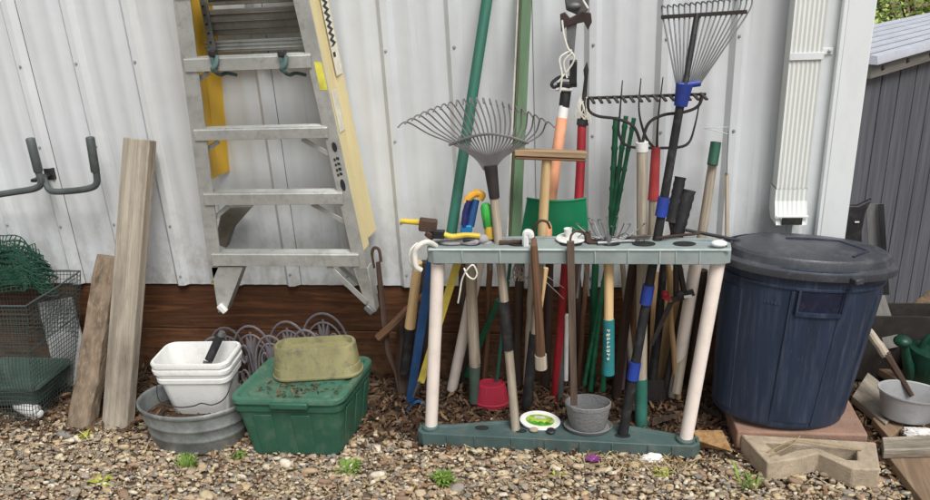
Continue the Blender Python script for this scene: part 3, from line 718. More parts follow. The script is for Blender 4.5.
def bucket(z0, label, rimh=.02, handle=False, rot=.06):
    cx_, cy__ = -1.325, -.385
    t = thing('square_bucket', label, 'bucket', (cx_, cy__, z0), 'white square buckets nested together'); mb = MB(); T_ = .218
    R_ = lambda h, z, r=.035: rr(cx_, cy__, h, h*.60, r, z0+z, rot)
    mb.loft([R_(.096, 0), R_(.099, .004), R_(.124, T_-.055), R_(.133, T_-.055), R_(.134, T_-.040), R_(.128, T_-.038), R_(.130, T_-.022), R_(.140, T_-.020), R_(.142, T_-.006), R_(.139, T_), R_(.131, T_), R_(.128, T_-.012), R_(.096, .008)], True, True)
    mb.build('bucket_body', M_white, t, angle=30)
    if handle:
        c, s_ = math.cos(rot), math.sin(rot)
        pts = [(-.136, -.05, .165), (-.125, -.084, .10), (-.06, -.092, .078), (0, -.093, .083), (.03, -.093, .094), (.07, -.09, .086), (.115, -.082, .11), (.139, -.05, .165)]
        mb = MB(); mb.tube(bez([V((cx_+x*c-y*s_, cy__+x*s_+y*c, z0+z)) for x, y, z in pts], 6), .0022, 6); mb.build('wire_handle', M_iron, t)
bucket(.075, 'lower white square bucket standing in the steel tub, wire handle across its front', handle=True)
bucket(.099, 'upper white square bucket nested in another, a black-handled trowel inside')
tr = thing('hand_trowel', 'black-handled trowel leaning inside the upper white bucket', 'trowel', P(208, 362, -.38))
mb = MB(); rod(mb, (209, 360, -.375), (220, 336, -.35), 8.5, 8.5, 12); mb.build('grip', M_black, tr)
mb = MB(); rod(mb, (220, 337, -.35), (222.5, 331.5, -.345), 7, 6, 10); mb.build('end_cap', M_steel, tr)
mb = MB(); mb.prism([P(203, 361, -.375), P(212, 363, -.375), P(208, 385, -.385), P(202, 390, -.385)], (0, .004, 0)); mb.build('blade', M_steel, tr)

# ------------------------------------------------------------------ green tote and olive planter
TC = V((-.938, -.395, 0)); TR = .025; TH = .232
tote = thing('storage_tote', 'green plastic storage tote with a dirty lid, olive planter on top', 'storage box', (TC.x, TC.y, 0))
TD = .655
def tr_(hx, hy, r, z): return [V((p.x+.16*(p.y-TC.y), p.y, p.z)) for p in rr(TC.x, TC.y, hx, hy*TD, r, z, TR)]
mb = MB(); mb.loft([tr_(.150, .185, .03, .002), tr_(.156, .191, .03, .008), tr_(.178, .212, .03, TH-.045), tr_(.186, .22, .03, TH-.045), tr_(.187, .221, .03, TH-.03), tr_(.180, .214, .03, TH-.03), tr_(.181, .215, .03, TH-.012)], True, True)
body = mb.build('tub_body', M_tote, tote, angle=28)
c_, s__ = math.cos(TR), math.sin(TR)
def tl(x, y, z):
    y *= TD; return V((TC.x+x*c_-y*s__+.16*(x*s__+y*c_), TC.y+x*s__+y*c_, z))
for x in (-.085, .045):
    mb = MB(); mb.prism([tl(x-.030, -.187, .012), tl(x+.03, -.187, .012), tl(x+.033, -.2115, TH-.06), tl(x-.033, -.2115, TH-.06)], (0, -.0045, 0)); mb.build('side_rib', M_tote, body, bevel=.002)
for y in (-.10, .03, .14):
    mb = MB(); mb.prism([tl(.153, y-.03, .012), tl(.153, y+.03, .012), tl(.178, y+.033, TH-.06), tl(.178, y-.033, TH-.06)], (.0045, 0, 0)); mb.build('side_rib', M_tote, body, bevel=.002)
mb = MB(); mb.loft([tr_(.190, .224, .04, TH-.018), tr_(.194, .228, .04, TH-.014), tr_(.194, .228, .04, TH), tr_(.190, .224, .04, TH+.006), tr_(.176, .21, .035, TH+.006), tr_(.168, .202, .03, TH-.004), tr_(.15, .184, .03, TH-.004), tr_(.146, .18, .03, TH+.003)], True, True)
lidt = mb.build('lid', M_totel, tote, angle=28)
for sgn in (-1, 1):
    mb = MB(); mb.box(tl(.02, sgn*.234, TH-.014), (.13, .018, .022), TR); mb.build('latch', M_tote, lidt, bevel=.004)
N = 90; s_ = rng.uniform(.004, .013, N); X_ = rng.normal(0.02, .07, N); Y_ = rng.normal(-.12, .06, N)
q = np.array([tl(max(-.16, min(.16, x)), max(-.2, min(.18, y)), TH+.008)-V((TC.x, TC.y, 0)) for x, y in zip(X_, Y_)])
o = scatter('dead_leaves', M_litter, cpz, q, np.stack([s_, s_*.7, s_*.5], 1), np.stack([rng.uniform(0, 6.28, N), rng.normal(0, .15, N), rng.normal(0, .15, N)], 1)); o.parent = lidt
pl = thing('oval_planter', 'dirty olive-yellow oval planter upside down on the green tote', 'planter', (-.885, -.325, TH+.006))
PCX, PCY = -.893, -.365
def pr(hx, hy, z): return rr(PCX, PCY, hx, hy*.66, hy*.62, z, .16, 8)
z0 = TH+.007
mb = MB(); mb.loft([pr(.152, .088, z0), pr(.157, .092, z0+.004), pr(.157, .092, z0+.010), pr(.153, .088, z0+.014), pr(.149, .084, z0+.04), pr(.147, .082, z0+.042), pr(.140, .072, z0+.112), pr(.136, .068, z0+.117), pr(.128, .060, z0+.117), pr(.122, .054, z0+.098)], True, True); mb.build('planter_shell', M_olive, pl, angle=32)

# ------------------------------------------------------------------ tool rack
rk = thing('tool_rack', 'grey-green plastic tool rack with pale tube legs full of garden tools', 'tool rack', (-.07, -.38, 0))
ZT = .728
ftl, ftr = P(425, 246, -.42), P(733, 249, -.425)
TO = [(-.462, -.425), (-.44, -.44), (-.30, -.437), (.42, -.44), (.447, -.425), (.452, -.38), (.42, -.345), (.2, -.32), (-.2, -.32), (-.43, -.345), (-.468, -.38)]
cen = V((-.005, -.34))
def inset(poly, d):
    out = []
    n = len(poly)
    for i in range(n):
        p0, p, p1 = V(poly[i-1]), V(poly[i]), V(poly[(i+1) % n]); a = (p-p0).normalized(); b = (p1-p).normalized()
        na, nb = V((-a.y, a.x)), V((-b.y, b.x)); k = (na+nb); k = k/max(k.length_squared, .3)*2; out.append(p+k*d)
    return out
mb = MB(); o_ = [V((p[0], p[1], 0)) for p in TO]; i_ = [V((p.x, p.y, 0)) for p in inset(TO, .012)]
mb.loft([[p+V((0, 0, ZT-.048)) for p in o_], [p+V((0, 0, ZT)) for p in o_], [p+V((0, 0, ZT)) for p in i_], [p+V((0, 0, ZT-.008)) for p in i_]], True, True)
topo = mb.build('top_shelf', M_rack, rk, bevel=.002)
for x in (462, 500, 535, 565, 595, 628, 660, 676, 700): p = P(x, 255, -.44); mb = MB(); mb.box((p.x, -.4385, ZT-.024), (.004, .006, .044)); mb.build('front_rib', M_rib, topo, bevel=.001)
mb = MB(); mb.tube([V((-.455, -.4395, ZT-.001)), V((.442, -.4405, ZT-.001))], .0032, 6); mb.build('front_lip', mat('pale_lip', (186, 200, 195), .5, da=.3), topo)  # lip coloured paler than the shelf
for x, rx in ((-.33, .028), (-.18, .035), (-.02, .035), (.10, .03), (.20, .035), (.32, .034)):
    mb = MB(); mb.lathe([(rx, 0), (rx, .0015)], Matrix.Translation((x, -.372, ZT-.0075)), 20, 1, .62); mb.build('tool_slot', M_hole, topo)  # dark disc, the slot's inner shade put into its colour
BO = [(-.545, -.42), (-.525, -.438), (.37, -.455), (.395, -.435), (.395, -.40), (.33, -.385), (.12, -.335), (-.17, -.325), (-.43, -.375), (-.54, -.385)]
mb = MB(); o_ = [V((p[0], p[1], 0)) for p in BO]; i_ = [V((p.x, p.y, 0)) for p in inset(BO, .010)]
mb.loft([[p+V((0, 0, .002)) for p in o_], [p+V((0, 0, .052)) for p in o_], [p+V((0, 0, .052)) for p in i_], [p+V((0, 0, .046)) for p in i_]], True, True)
baso = mb.build('base_tray', M_rackb, rk, bevel=.002)
for x in (448, 475, 512, 545, 580, 612, 648, 672): p = P(x, 445, -.44); mb = MB(); mb.box((p.x, -.4385-.0185*(p.x+.525), .026), (.004, .008, .046)); mb.build('base_rib', M_rackb, baso, bevel=.001)
for x, y, r_ in ((-.325, -.385, .024), (-.19, -.395, .020), (.15, -.40, .026)): mb = MB(); mb.lathe([(r_, 0), (r_, .002)], Matrix.Translation((x, y, .0462)), 20, 1, .55); mb.build('base_socket', M_hole, baso)  # dark discs painted as the shaded insides of the sockets
def leg(p, q, r, mm=M_pvc, nm='leg'):
    mb = MB(); p, q = V(p), V(q); mb.tube([p, q], r, 20); return mb.build(nm, mm, rk)
pa, pb = P(431, 431, -.392), P(438, 262, -.40); leg(pa, pb, .0215)
la = MB(); la.lathe([(.030, .0), (.030, .052), (.0225, .056)], Matrix.Translation((pa.x, pa.y, .004)), 24); la.build('leg_socket', M_rackb, rk, bevel=.002)
pa, pb = P(685, 444, -.413), P(718, 262, -.40); leg(pa, pb, .0215)
la = MB(); la.lathe([(.030, .0), (.030, .052), (.0225, .056)], Matrix.Translation((pa.x, pa.y, .004)), 24); la.build('leg_socket', M_rackb, rk, bevel=.002)
leg(P(452, 389, -.10), P(480, 258, -.26), .0200); leg(P(673, 395, -.10), P(697, 256, -.26), .0200)
# rope at the rack's left end
cl = thing('white_rope', 'white rope looped over the left end of the rack top', 'rope', P(412, 265, -.43))
mb = MB(); mb.tube(bez([P(436, 246, -.40), P(428, 242, -.43), P(420, 245, -.45), P(415, 253, -.45), P(416, 266, -.45), P(421, 270, -.44)], 6), .0085, 10)
mb.tube(bez([P(418, 243, -.42), P(411, 250, -.43), P(410, 262, -.43), P(416, 271, -.42)], 6), .004, 8); mb.build('strand', M_cord, cl)
cl = thing('cord_loop', 'thin white cord loop hanging under the rack top near its left leg', 'cord', P(470, 285, -.43))
mb = MB(); mb.tube(bez([P(464, 268, -.43), P(468, 276, -.44), P(474, 279, -.44), P(477, 273, -.44), P(473, 265, -.44), P(467, 270, -.44), P(462, 280, -.43), P(460, 292, -.43), P(458, 303, -.43)], 6), .0026, 6); mb.build('strand', M_cord, cl)

# ------------------------------------------------------------------ helpers for tools
def tool(label, cat, name, *anchor, group=None): return thing(name, label, cat, base_of(*anchor), group)
def seg(t, nm, material, a, b, w0, w1=None, n=12, wob=0, segs=1):
    mb = MB(); rod(mb, a, b, w0, w1, n, wob, segs); return mb.build(nm, material, t)
def mid(a, b, y):
    k = (y-a[1])/(b[1]-a[1]); return (a[0]+(b[0]-a[0])*k, y, a[2]+(b[2]-a[2])*k)

# --- fan rake with spread tines (left)
A, B = (494, 196, -.355), (516, 434, -.385)
t = tool('spread-tine leaf rake with rusty dark head and pale wooden handle', 'rake', 'leaf_rake', A, B)
h = seg(t, 'handle', W_grey, A, B, 9, 9)
seg(h, 'grip_tape', M_black, mid(A, B, 301), mid(A, B, 349), 11.5, 11.5)
mb = MB(); rod(mb, (490.5, 165, -.35), (494.5, 198, -.355), 14, 10.5, 14); mb.build('ferrule', M_iron, t)
mb = MB(); hub = P(490, 168, -.352)
for k in range(23):
    u = (k-11)/11; ex = 477+70*u*1.0; ey = 98+24*abs(u)**1.7
    e = P(ex, ey, -.30-.05*abs(u)); m1 = P(489+38*u, 140+3*abs(u), -.345)
    tip = e+V((u*.012, -.012, .001))
    hookp = [P(489+5*u, 170, -.352), P(489+15*u, 157, -.352), m1, P(485+56*u, 119+15*abs(u)**1.6, -.33), e, tip+V((.010*(u if abs(u) > .3 else .3), -.02, -.010))]
    mb.tube(bez(hookp, 5), 1.25*mpp(hub)/1.0*.62, 6, flat=(0, 1, 0))
mb.build('tines', M_rakem, t)
mb = MB(); mb.tube(bez([P(449, 145, -.347), P(470, 137, -.352), P(490, 134, -.353), P(510, 137, -.352), P(529, 143, -.347)], 6), .0042, 6); mb.build('crossbar', M_rakem, t)

# --- long-headed rake with blue collar (right)
A, B = (681, 100, -.30), (622, 439, -.395)
t = tool('tall leaf rake with bright blue collar and long black handle', 'rake', 'leaf_rake', A, B)
h = seg(t, 'handle', M_black, A, B, 8.5, 10)
for y0, y1 in ((197, 216), (285, 304), (362, 379)): seg(h, 'blue_sleeve', M_blue, mid(A, B, y0), mid(A, B, y1), 12, 12)
mb = MB(); rod(mb, (622.4, 436, -.395), (621.5, 441.5, -.396), 16, 17, 14); mb.build('end_cap', M_navy, t)
mb = MB(); rod(mb, (684.5, 84, -.295), (680.5, 106, -.30), 17, 13, 16); rod(mb, (677, 86, -.30), (700, 83, -.285), 7, 6.5, 10); cl_ = mb.build('collar', M_blue, t)
mb = MB(); rod(mb, (685, 86, -.298), (697, 14, -.24), 6, 6, 8); mb.build('spine', M_blackp, t)
mb = MB()
for k in range(17):
    u = k/16; bx = 677+22*u; by = 87-2*u; tx = 663+86*u; ty = 17-6*u
    cpx = 662+91*u; cpy = 6-9*u
    b0, b1, b2 = P(bx, by, -.292), P(tx, ty, -.235), P(cpx, cpy, -.225)
    mb.tube(bez([b0, b0.lerp(b1, .5)+V((0, -.004, 0)), b1, b2, b2+V((.006+.008*u, -.028, -.002))], 5), .0024, 6, flat=(0, 1, 0))
mb.build('tines', M_steel, t)
mb = MB(); mb.obox(P(661, 17, -.24), P(747, 11.5, -.24), .011, .009); mb.build('crossbar', M_iron, t, bevel=.001)

# --- bow rake
A, B = (642, 144, -.27), (641, 426, -.29)
t = tool('bow rake with twisted toothed bar and grey wooden handle ending in green', 'rake', 'bow_rake', A, B)
h = seg(t, 'handle', W_grey, A, B, 11, 11)
seg(h, 'green_end', M_gsheet if False else mat('dull_teal_green_paint', (52, 110, 96), .55, da=.4), mid(A, B, 378), mid(A, B, 427), 12.4, 12.8)
seg(t, 'ferrule', M_white, (642, 142, -.27), (642, 151, -.27), 12.5, 12.5)
mb = MB(); p, q = P(588, 98, -.25), P(706, 94, -.25)
n_ = 40; pts = [p.lerp(q, i/n_) for i in range(n_+1)]
mb.tube(pts, .0055, 4); hb = mb.build('toothed_bar', M_iron, t)
mb = MB()
for k in range(15):
    c = p.lerp(q, (k+.5)/15); mb.obox(c+V((-.004, -.002, .003)), c+V((.006, -.055, -.006)), .008, .005, (0, 0, 1))
mb.build('tooth', M_iron, hb)
for pts in ([P(588, 98, -.25), P(589, 110, -.255), P(598, 116, -.26), P(618, 119, -.265), P(634, 127, -.27), P(641, 145, -.27)], [P(703, 94, -.25), P(698, 106, -.255), P(684, 112, -.26), P(663, 115, -.265), P(648, 124, -.27), P(642, 145, -.27)]):
    mb = MB(); mb.tube(bez(pts, 6), .0048, 8); mb.build('bow', M_iron, t)

# --- four tined fork
A, B = (656, 148, -.18), (648, 300, -.24)
t = tool('four-tined garden fork with a faded red ferrule behind the bow rake', 'garden fork', 'garden_fork', A, B)
seg(t, 'handle', W_grey, mid(A, B, 196), B, 9, 9); seg(t, 'red_socket', mat('faded_red_paint', (178, 66, 66), .6, da=.4), (656, 147, -.18), mid(A, B, 200), 9, 11)
for top_, pts in ((622, [(622.5, 80), (620, 112), (619, 134), (628, 146), (652, 148)]), (641, [(641, 78), (639, 110), (645, 135), (654, 148)]), (663, [(663, 77), (658, 120), (657, 148)]), (700, [(701, 92), (695, 125), (686, 145), (660, 148)])):
    mb = MB(); c = bez([P(x, y, -.15-.03*(y-78)/70) for x, y in pts], 6); mb.tube(c, [.0016+.0028*min(1, i/12) for i in range(len(c))], 6); mb.build('tine', M_iron, t)

# --- green stakes
for (a, b, a2, lb) in (((616, 117, -.10), (603, 392, -.16), 6, 'thick straight green stake, leftmost of the bundle behind the rack'), ((626, 116, -.12), (590, 392, -.14), 5, 'thin green stake crossing behind the two others in the rack'), ((634, 118, -.14), (584, 386, -.13), 4.5, 'thin green stake leaning furthest to the right of its bundle')):
    t = tool(lb, 'stake', 'garden_stake', a, b, group='green plant stakes standing in the rack'); p, q = P(*a), P(*b); r_ = a2/2*mpp(p); mb = MB()
    pts, rs_ = [], []
    for k in range(15):
        for f_, g_ in ((0, 1), (.35, 1), (.5, 1.3), (.65, 1)): pts.append(p.lerp(q, min(1, (k+f_)/14.7))); rs_.append(r_*g_)
    mb.tube(pts, rs_, 8); mb.build('shaft', M_gst, t)

# --- T-post and pole
A, B = (487, 0, -.06), (447, 262, -.30)
t = tool('long teal-green round pole leaning right from the rack past the fan rake', 'pole', 'metal_pole', A, B)
p, q = P(*A), P(*B); mb = MB(); mb.tube([q, p+(p-q)*.5], 5.6*mpp(p), 12); mb.build('shaft', M_gpole, t)
A, B = (525, 0, -.05), (513, 262, -.27)
t = tool('pale green metal fence post standing upright behind the fan rake', 'fence post', 'fence_post', A, B)
p, q = P(*A), P(*B); p = p+(p-q)*.5; mb = MB(); mb.obox(q, p, 13*mpp(q), .005); mb.build('face', M_gpost, t, bevel=.001)
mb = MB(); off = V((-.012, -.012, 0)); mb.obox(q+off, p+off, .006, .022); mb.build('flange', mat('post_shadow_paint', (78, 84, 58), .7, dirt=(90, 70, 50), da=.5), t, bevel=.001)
mb = MB(); off = V((-.021, -.004, 0)); mb.obox(q+off, p+off, .0055, .006); mb.build('edge_strip', M_cord, t)

# --- wooden handle with cross block
A, B = (546.5, 160, -.33), (533, 380, -.25)
t = tool('bare wooden broom head on a pale handle, bristles gone', 'broom', 'push_broom', A, B)
B1 = (541, 262, -.30); seg(t, 'handle', W_new, (547, 158, -.335), B1, 10, 10)
seg(t, 'lower_handle', W_grey, (541, 262, -.27), (534, 335, -.25), 6.5, 6.5); seg(t, 'grip', M_black, (534, 333, -.25), (527, 405, -.24), 10, 11)
mb = MB(); mb.obox(P(514, 152, -.335), P(586, 154.5, -.305), .050, .020, (0, .12, 1))
mb.build('head_block', wood('bleached_block_wood', (186, 164, 130), (126, 100, 74), .8, .85, da=.5), t, bevel=.003)
mb = MB(); mb.obox(P(515, 157.5, -.350), P(585, 160, -.32), .04, .006, (0, .12, 1)); mb.build('worn_edge', W_brown, t, bevel=.002)

# --- pole pruner
A, B = (565, 96, -.14), (543, 262, -.27)
t = tool('pole pruner with pale orange pole, black jaw and loose white rope', 'pole pruner', 'pole_pruner', A, B)
seg(t, 'pole', M_orange, mid(A, B, 118), B, 11.5, 11.5); seg(t, 'white_ferrule', M_white, (563.8, 106, -.148), mid(A, B, 120), 10.5, 11)
seg(t, 'taped_joint', M_black, (566, 91, -.14), (564, 107, -.148), 11, 11)
mb = MB(); p = P(572.5, 72, -.15); mb.obox(P(573.5, 60, -.15), P(573, 85, -.15), .023, .03); mb.obox(P(557, 84, -.15), P(577, 84.5, -.15), .013, .03, (0, -1, 0)); hd = mb.build('jaw_block', M_blackp, t, bevel=.003)
mb = MB(); mb.tube(bez([P(571, 78, -.16), P(560, 77, -.16), P(552, 83, -.16), P(554, 87, -.16), P(562, 85, -.16), P(570, 87, -.16)], 5), .0055, 8); mb.build('hook', M_blackp, hd)
mb = MB(); rod(mb, (556, 88, -.155), (572, 89, -.155), 6, 5, 8); mb.build('washer', M_white, t)
mb = MB(); mb.prism([P(566, 22, -.14), P(577, 22, -.14), P(574, 55, -.145), P(568, 56, -.145)], (0, .006, 0)); mb.build('blade', M_steel, t, bevel=.001)
mb = MB(); mb.prism([P(560, 14, -.15), P(565, 12, -.15), P(570, 18, -.15), P(583, 11, -.15), P(591, 13, -.15), P(592, 22, -.15), P(588, 30, -.15), P(584, 22, -.15), P(575, 24, -.15), P(566, 27, -.15), P(561, 32, -.15)], (0, .016, 0)); mb.build('lever', mat('brown_black_iron', (66, 54, 52), .6, .3, da=.3), t, bevel=.002)
mb = MB(); mb.prism([P(563, -14, -.13), P(590, -14, -.13), P(588, 10, -.13), P(580, 16, -.13), P(566, 10, -.13)], (0, .03, 0)); mb.ball(P(574, 6, -.14), .02, (1.1, .6, .6)); mb.build('pulley_housing', mat('grey_cast_metal', (112, 112, 110), .5, .4), t, bevel=.004)
for pts in ([(562, 20), (564, 35), (568, 48), (574, 56), (571, 66), (558, 82)], [(583, 0), (588, 8)], [(572, 50), (560, 58), (562, 75), (560, 92)], [(573, 52), (564, 62), (567, 78)]):
    mb = MB(); mb.tube(bez([P(x, y, -.172) for x, y in pts], 6), .0030, 6); mb.build('rope', M_cord, t)

# --- red shaft tool with frayed twine
A, B = (582, 122, -.09), (574, 262, -.22)
t = tool('red-shafted tool with a spiked tip and frayed twine around its neck', 'weeding tool', 'red_weeder', A, B)
seg(t, 'shaft', M_red, A, B, 9, 10)
mb = MB(); c = [P(587, 62, -.08), P(586, 70, -.08), P(586, 78, -.08), P(584.5, 94, -.08), P(583, 122, -.09)]; mb.tube(c, [.0015, .009, .006, .008, .009], 8); mb.build('spike', M_iron, t)
mb = MB()
for k in range(16):
    a0 = P(584+random.uniform(-4, 4), 96+random.uniform(0, 6), -.085); mb.tube(bez([a0, a0+V((random.uniform(-.02, .02), -.015, -.03)), a0+V((random.uniform(-.03, .03), -.012, -.07))], 4), .0018, 5)
mb.build('twine', M_cord, t)
seg(t, 'dark_band', M_black, (583, 119, -.09), (582.4, 125, -.092), 12, 12)

# --- green scoop
t = tool('glossy green plastic scoop blade standing on the rack behind the broom handle', 'scoop', 'green_scoop', (555, 238, -.25))
mb = MB(); rows = []
for j in range(6):
    v_ = j/5; row = []
    for i in range(15):
        u = i/14; x0 = lerp(520, 527, v_); x1 = lerp(589, 586, v_); y = lerp(238, 198.5, v_); k = (2*u-1)
        row.append(P(lerp(x0, x1, u), y, -.235)+V((0, -.03*(1-k*k)*(.4+.6*v_), 0)))
    rows.append(row)
mb.loft([r+[p+V((0, .004, 0)) for p in r[::-1]] for r in rows]); mb.build('blade', M_gsheet, t, angle=60)
mb = MB(); mb.tube([p+V((0, .002, 0)) for p in rows[-1]], .004, 8); mb.build('rim', M_gsheet, t)
seg(t, 'stub_handle', M_gsheet, (556, 237, -.24), (556, 262, -.25), 10, 10)

# --- hammer left, yellow tool, scissors etc on top of rack
t = tool('hammer with a yellow handle pointing left beside the rack top', 'hammer', 'hammer', (428, 235, -.36))
seg(t, 'handle', M_yell, (401, 221, -.34), (422, 222.5, -.35), 5, 6)
mb = MB(); mb.obox(P(419, 224, -.37), P(437, 226, -.36), .040, .03); mb.obox(P(426, 232, -.37), P(434, 238, -.37), .02, .025); mb.build('head', M_rust, t, bevel=.005)
t = tool('yellow-handled pruning saw lying across the left end of the rack top', 'saw', 'pruning_saw', (460, 238, -.38))
mb = MB(); mb.tube(bez([P(443, 233.5, -.39), P(452, 236.5, -.39), P(466, 235, -.385), P(480, 236, -.38)], 5), .0085, 10); mb.build('handle', M_yell, t)
mb = MB(); mb.obox(P(433, 234, -.39), P(445, 234.5, -.39), .028, .018); mb.build('bolster', M_black, t, bevel=.004)
mb = MB(); mb.obox(P(463, 240, -.385), P(476, 240, -.38), .012, .014); mb.build('trigger', M_blackp, t, bevel=.003)
t = tool('pruning shears with orange-tipped navy handle upright by the fan rake', 'shears', 'garden_shears', (468, 232, -.33))
mb = MB(); mb.tube([P(464.5, 226, -.33), P(466, 212, -.325), P(469.5, 200, -.32)], [.018, .017, .016], 12, sx=.7); mb.build('navy_grip', M_navy, t)
mb = MB(); mb.tube(bez([P(466, 203, -.32), P(470, 197, -.315), P(477, 193, -.315), P(482, 195, -.315), P(480, 199, -.315)], 5), .012, 10); mb.build('orange_loop', M_org, t)
seg(t, 'second_grip', M_bluep, (476, 200, -.31), (470, 226, -.325), 7, 9)
mb = MB(); mb.obox(P(461, 228, -.33), P(472, 229, -.33), .03, .03); mb.build('pivot_block', mat('sky_blue_plastic', (30, 130, 190), .5, da=.15), t, bevel=.004)
t = tool('screwdriver with a bright green handle and orange collar on the rack', 'screwdriver', 'screwdriver', (488, 236, -.34))
mb = MB(); a, b = P(488.5, 230, -.345), P(485.5, 203, -.34); mb.tube([a, a.lerp(b, .08), a.lerp(b, .5), a.lerp(b, .85), a.lerp(b, .97), b], [.010, .015, .017, .017, .012, .006], 10); mb.build('handle', M_gbright, t)
seg(t, 'collar', mat('mustard_plastic', (196, 160, 60), .5), (489, 226, -.347), (489.5, 238, -.347), 9, 10)
seg(t, 'shaft', M_steel, (489.5, 237, -.347), (491, 270, -.35), 3, 3)
t = tool('grey garden glove crumpled on the rack top left of the fan rake', 'glove', 'garden_glove', (470, 243, -.36))
mb = MB(); mb.ball(P(452, 242, -.37), .022, (1.9, 1, .4)); mb.ball(P(482, 239, -.36), .018, (1.3, 1, .9)); mb.ball(P(486, 243, -.36), .016, (1.4, .8, .6))
for k in range(4): mb.tube(bez([P(455+2*k, 241, -.37), P(464+3*k, 242-.5*k, -.38), P(472+2*k, 243.5, -.385)], 4), [.009]*8+[.006], 8)
mb.build('cloth', mat('grey_glove_cloth', (150, 146, 148), .95, bump=.6), t)
t = tool('white plastic hook bracket standing on the rack top beside a pale handle', 'hook', 'white_hook', (526, 246, -.38))
mb = MB(); mb.tube(bez([P(526, 252, -.38), P(525.5, 240, -.385), P(526, 233, -.385), P(530, 233, -.385), P(531, 237, -.385)], 5), .011, 8); mb.build('hook_body', M_white, t)
t = tool('curved rusty iron ring hooked around the pale broom handle', 'iron ring', 'iron_ring', (542, 240, -.36))
mb = MB(); mb.tube(bez([P(534, 238, -.35), P(534, 228, -.36), P(540, 221, -.37), P(547, 222, -.365), P(550, 228, -.35)], 6), .0042, 8); mb.build('ring', M_rust, t)
t = tool('white plastic lid with a small cup on the rack before the green scoop', 'lid', 'plastic_disc', (570, 240, -.33))
mb = MB(); mb.lathe([(.001, 0), (.046, 0), (.048, .004), (.044, .007), (.001, .008)], Matrix.Translation(P(571, 239, -.34)), 28); mb.build('disc', M_white, t)
mb = MB(); mb.lathe([(.008, .007), (.013, .035), (.011, .035), (.006, .01)], Matrix.Translation(P(568, 239, -.34)), 16); mb.build('cup', M_white, t)
t = tool('white plastic cap on the right end of the rack top', 'cap', 'plastic_stopper', (718, 245, -.40))
mb = MB(); mb.ball(P(719, 243.5, -.405), .021, (1.15, .8, .5)); mb.build('cap_body', M_white, t)

for a, b, w_, mm, lb in (((585, 240, -.36), (650, 236, -.34), 3, W_brown, 'thin brown twig lying on the rack top across the spring tines'), ((598, 243, -.38), (634, 241, -.36), 4, M_steel, 'short grey metal rod on the rack top before the spring tines'),
    ((655, 238, -.345), (700, 233, -.34), 3.2, W_dark, 'dark twig on the rack top behind the lopper grips'), ((500, 243, -.38), (528, 241, -.36), 5, M_rust, 'stubby rusty rod on the rack top right of the fan rake handle')):
    t = tool(lb, 'twig' if 'twig' in lb else 'rod', 'twig' if 'twig' in lb else 'short_rod', a, b); seg(t, 'shaft', mm, a, b, w_, w_*.8, 8, .003)
t = tool('small rusty iron bracket lying on the rack top right of the white lid', 'bracket', 'iron_bracket', (594, 242, -.37))
mb = MB(); mb.obox(P(588, 242, -.37), P(603, 243, -.37), .016, .006, (0, 0, 1)); mb.obox(P(589, 242, -.37), P(588, 231, -.36), .016, .005); mb.build('plate', M_rust, t, bevel=.001)
# --- small spring rake with teal grip
A, B = (609, 238, -.37), (608.5, 375, -.405)
t = tool('small spring-tine hand rake with teal grip hanging through the rack', 'hand rake', 'hand_rake', A, B)
seg(t, 'handle', W_new, mid(A, B, 256), mid(A, B, 322), 9.5, 9.5)
g = seg(t, 'grip', M_teal, mid(A, B, 319), mid(A, B, 374), 11.5, 12); seg(t, 'ferrule', M_steel, (608, 236, -.37), mid(A, B, 264), 7, 8)
mb = MB(); 
for k in range(8):
    y = 331+k*4.0; p = P(608.5, y, -.4055-.0200); w1 = (.0054, .0048, .0054, .003)[k % 4]
    mb.obox(p+V((-w1, 0, .0026)), p+V((w1, 0, .0026)), .0022, .0014)
    if k % 3: mb.obox(p+V((-w1, 0, -.0026)), p+V((w1*.7, 0, -.0026)), .0022, .0014)
    mb.obox(p+V((-w1 if k % 2 else w1*.2, 0, -.0040)), p+V((-w1 if k % 2 else w1*.2, 0, .0036)), .0028, .0014)
mb.build('lettering', lw, g, smooth=False)
mb = MB(); hub = P(608, 240, -.37)
for k in range(15):
    u = (k-7)/7; e = P(609+38*u+random.uniform(-3, 3), 222+8*u*u+random.uniform(-6, 6), -.33-.05*random.random())
    m_ = P(609+20*u, 238-2*random.random(), -.36); mb.tube(bez([hub, m_, e, e+V((random.uniform(-.01, .01), -.012, .006))], 5), .0017, 5)
for k in range(8):
    a = P(578+8*k, 240+random.uniform(-3, 3), -.35); mb.tube(bez([a, a+V((.02, -.02, .02)), a+V((.04, 0, -.004))], 5), .0015, 5)
mb.build('tines', M_steel, t)

# --- loppers
t = tool('loppers with two ribbed black grips pointing up at the right of the rack', 'loppers', 'loppers', (672, 330, -.26))
for a, b, w_ in (((680.5, 177, -.24), (671, 222, -.27), 11.5), ((689, 190, -.25), (676, 238, -.28), 14)):
    p, q = P(*a), P(*b); mb = MB(); n_ = 12; mb.tube([p.lerp(q, i/n_) for i in range(n_+1)], [w_/2*mpp(p)*(.92 if i % 2 else 1.02) for i in range(n_+1)], 12); mb.build('grip', M_black, t)
seg(t, 'arm', M_iron, (671, 220, -.27), (684, 292, -.26), 6, 6, 8); seg(t, 'arm', M_iron, (676, 236, -.28), (676, 295, -.26), 6, 6, 8)
mb = MB(); mb.ball(P(680, 296, -.27), .018, (1, .6, 1)); mb.obox(P(672, 300, -.27), P(694, 292, -.27), .018, .015); mb.build('pivot', M_iron, t)
mb = MB(); mb.ball(P(665, 294, -.28), .012); mb.obox(P(663, 296, -.28), P(670, 299, -.28), .014, .012); mb.build('red_stop', M_red, t)
mb = MB(); mb.prism([P(674, 303, -.27), P(668, 303, -.27), P(650, 344, -.27), P(653, 346, -.27)], (0, .005, 0)); mb.build('blade', M_iron, t)
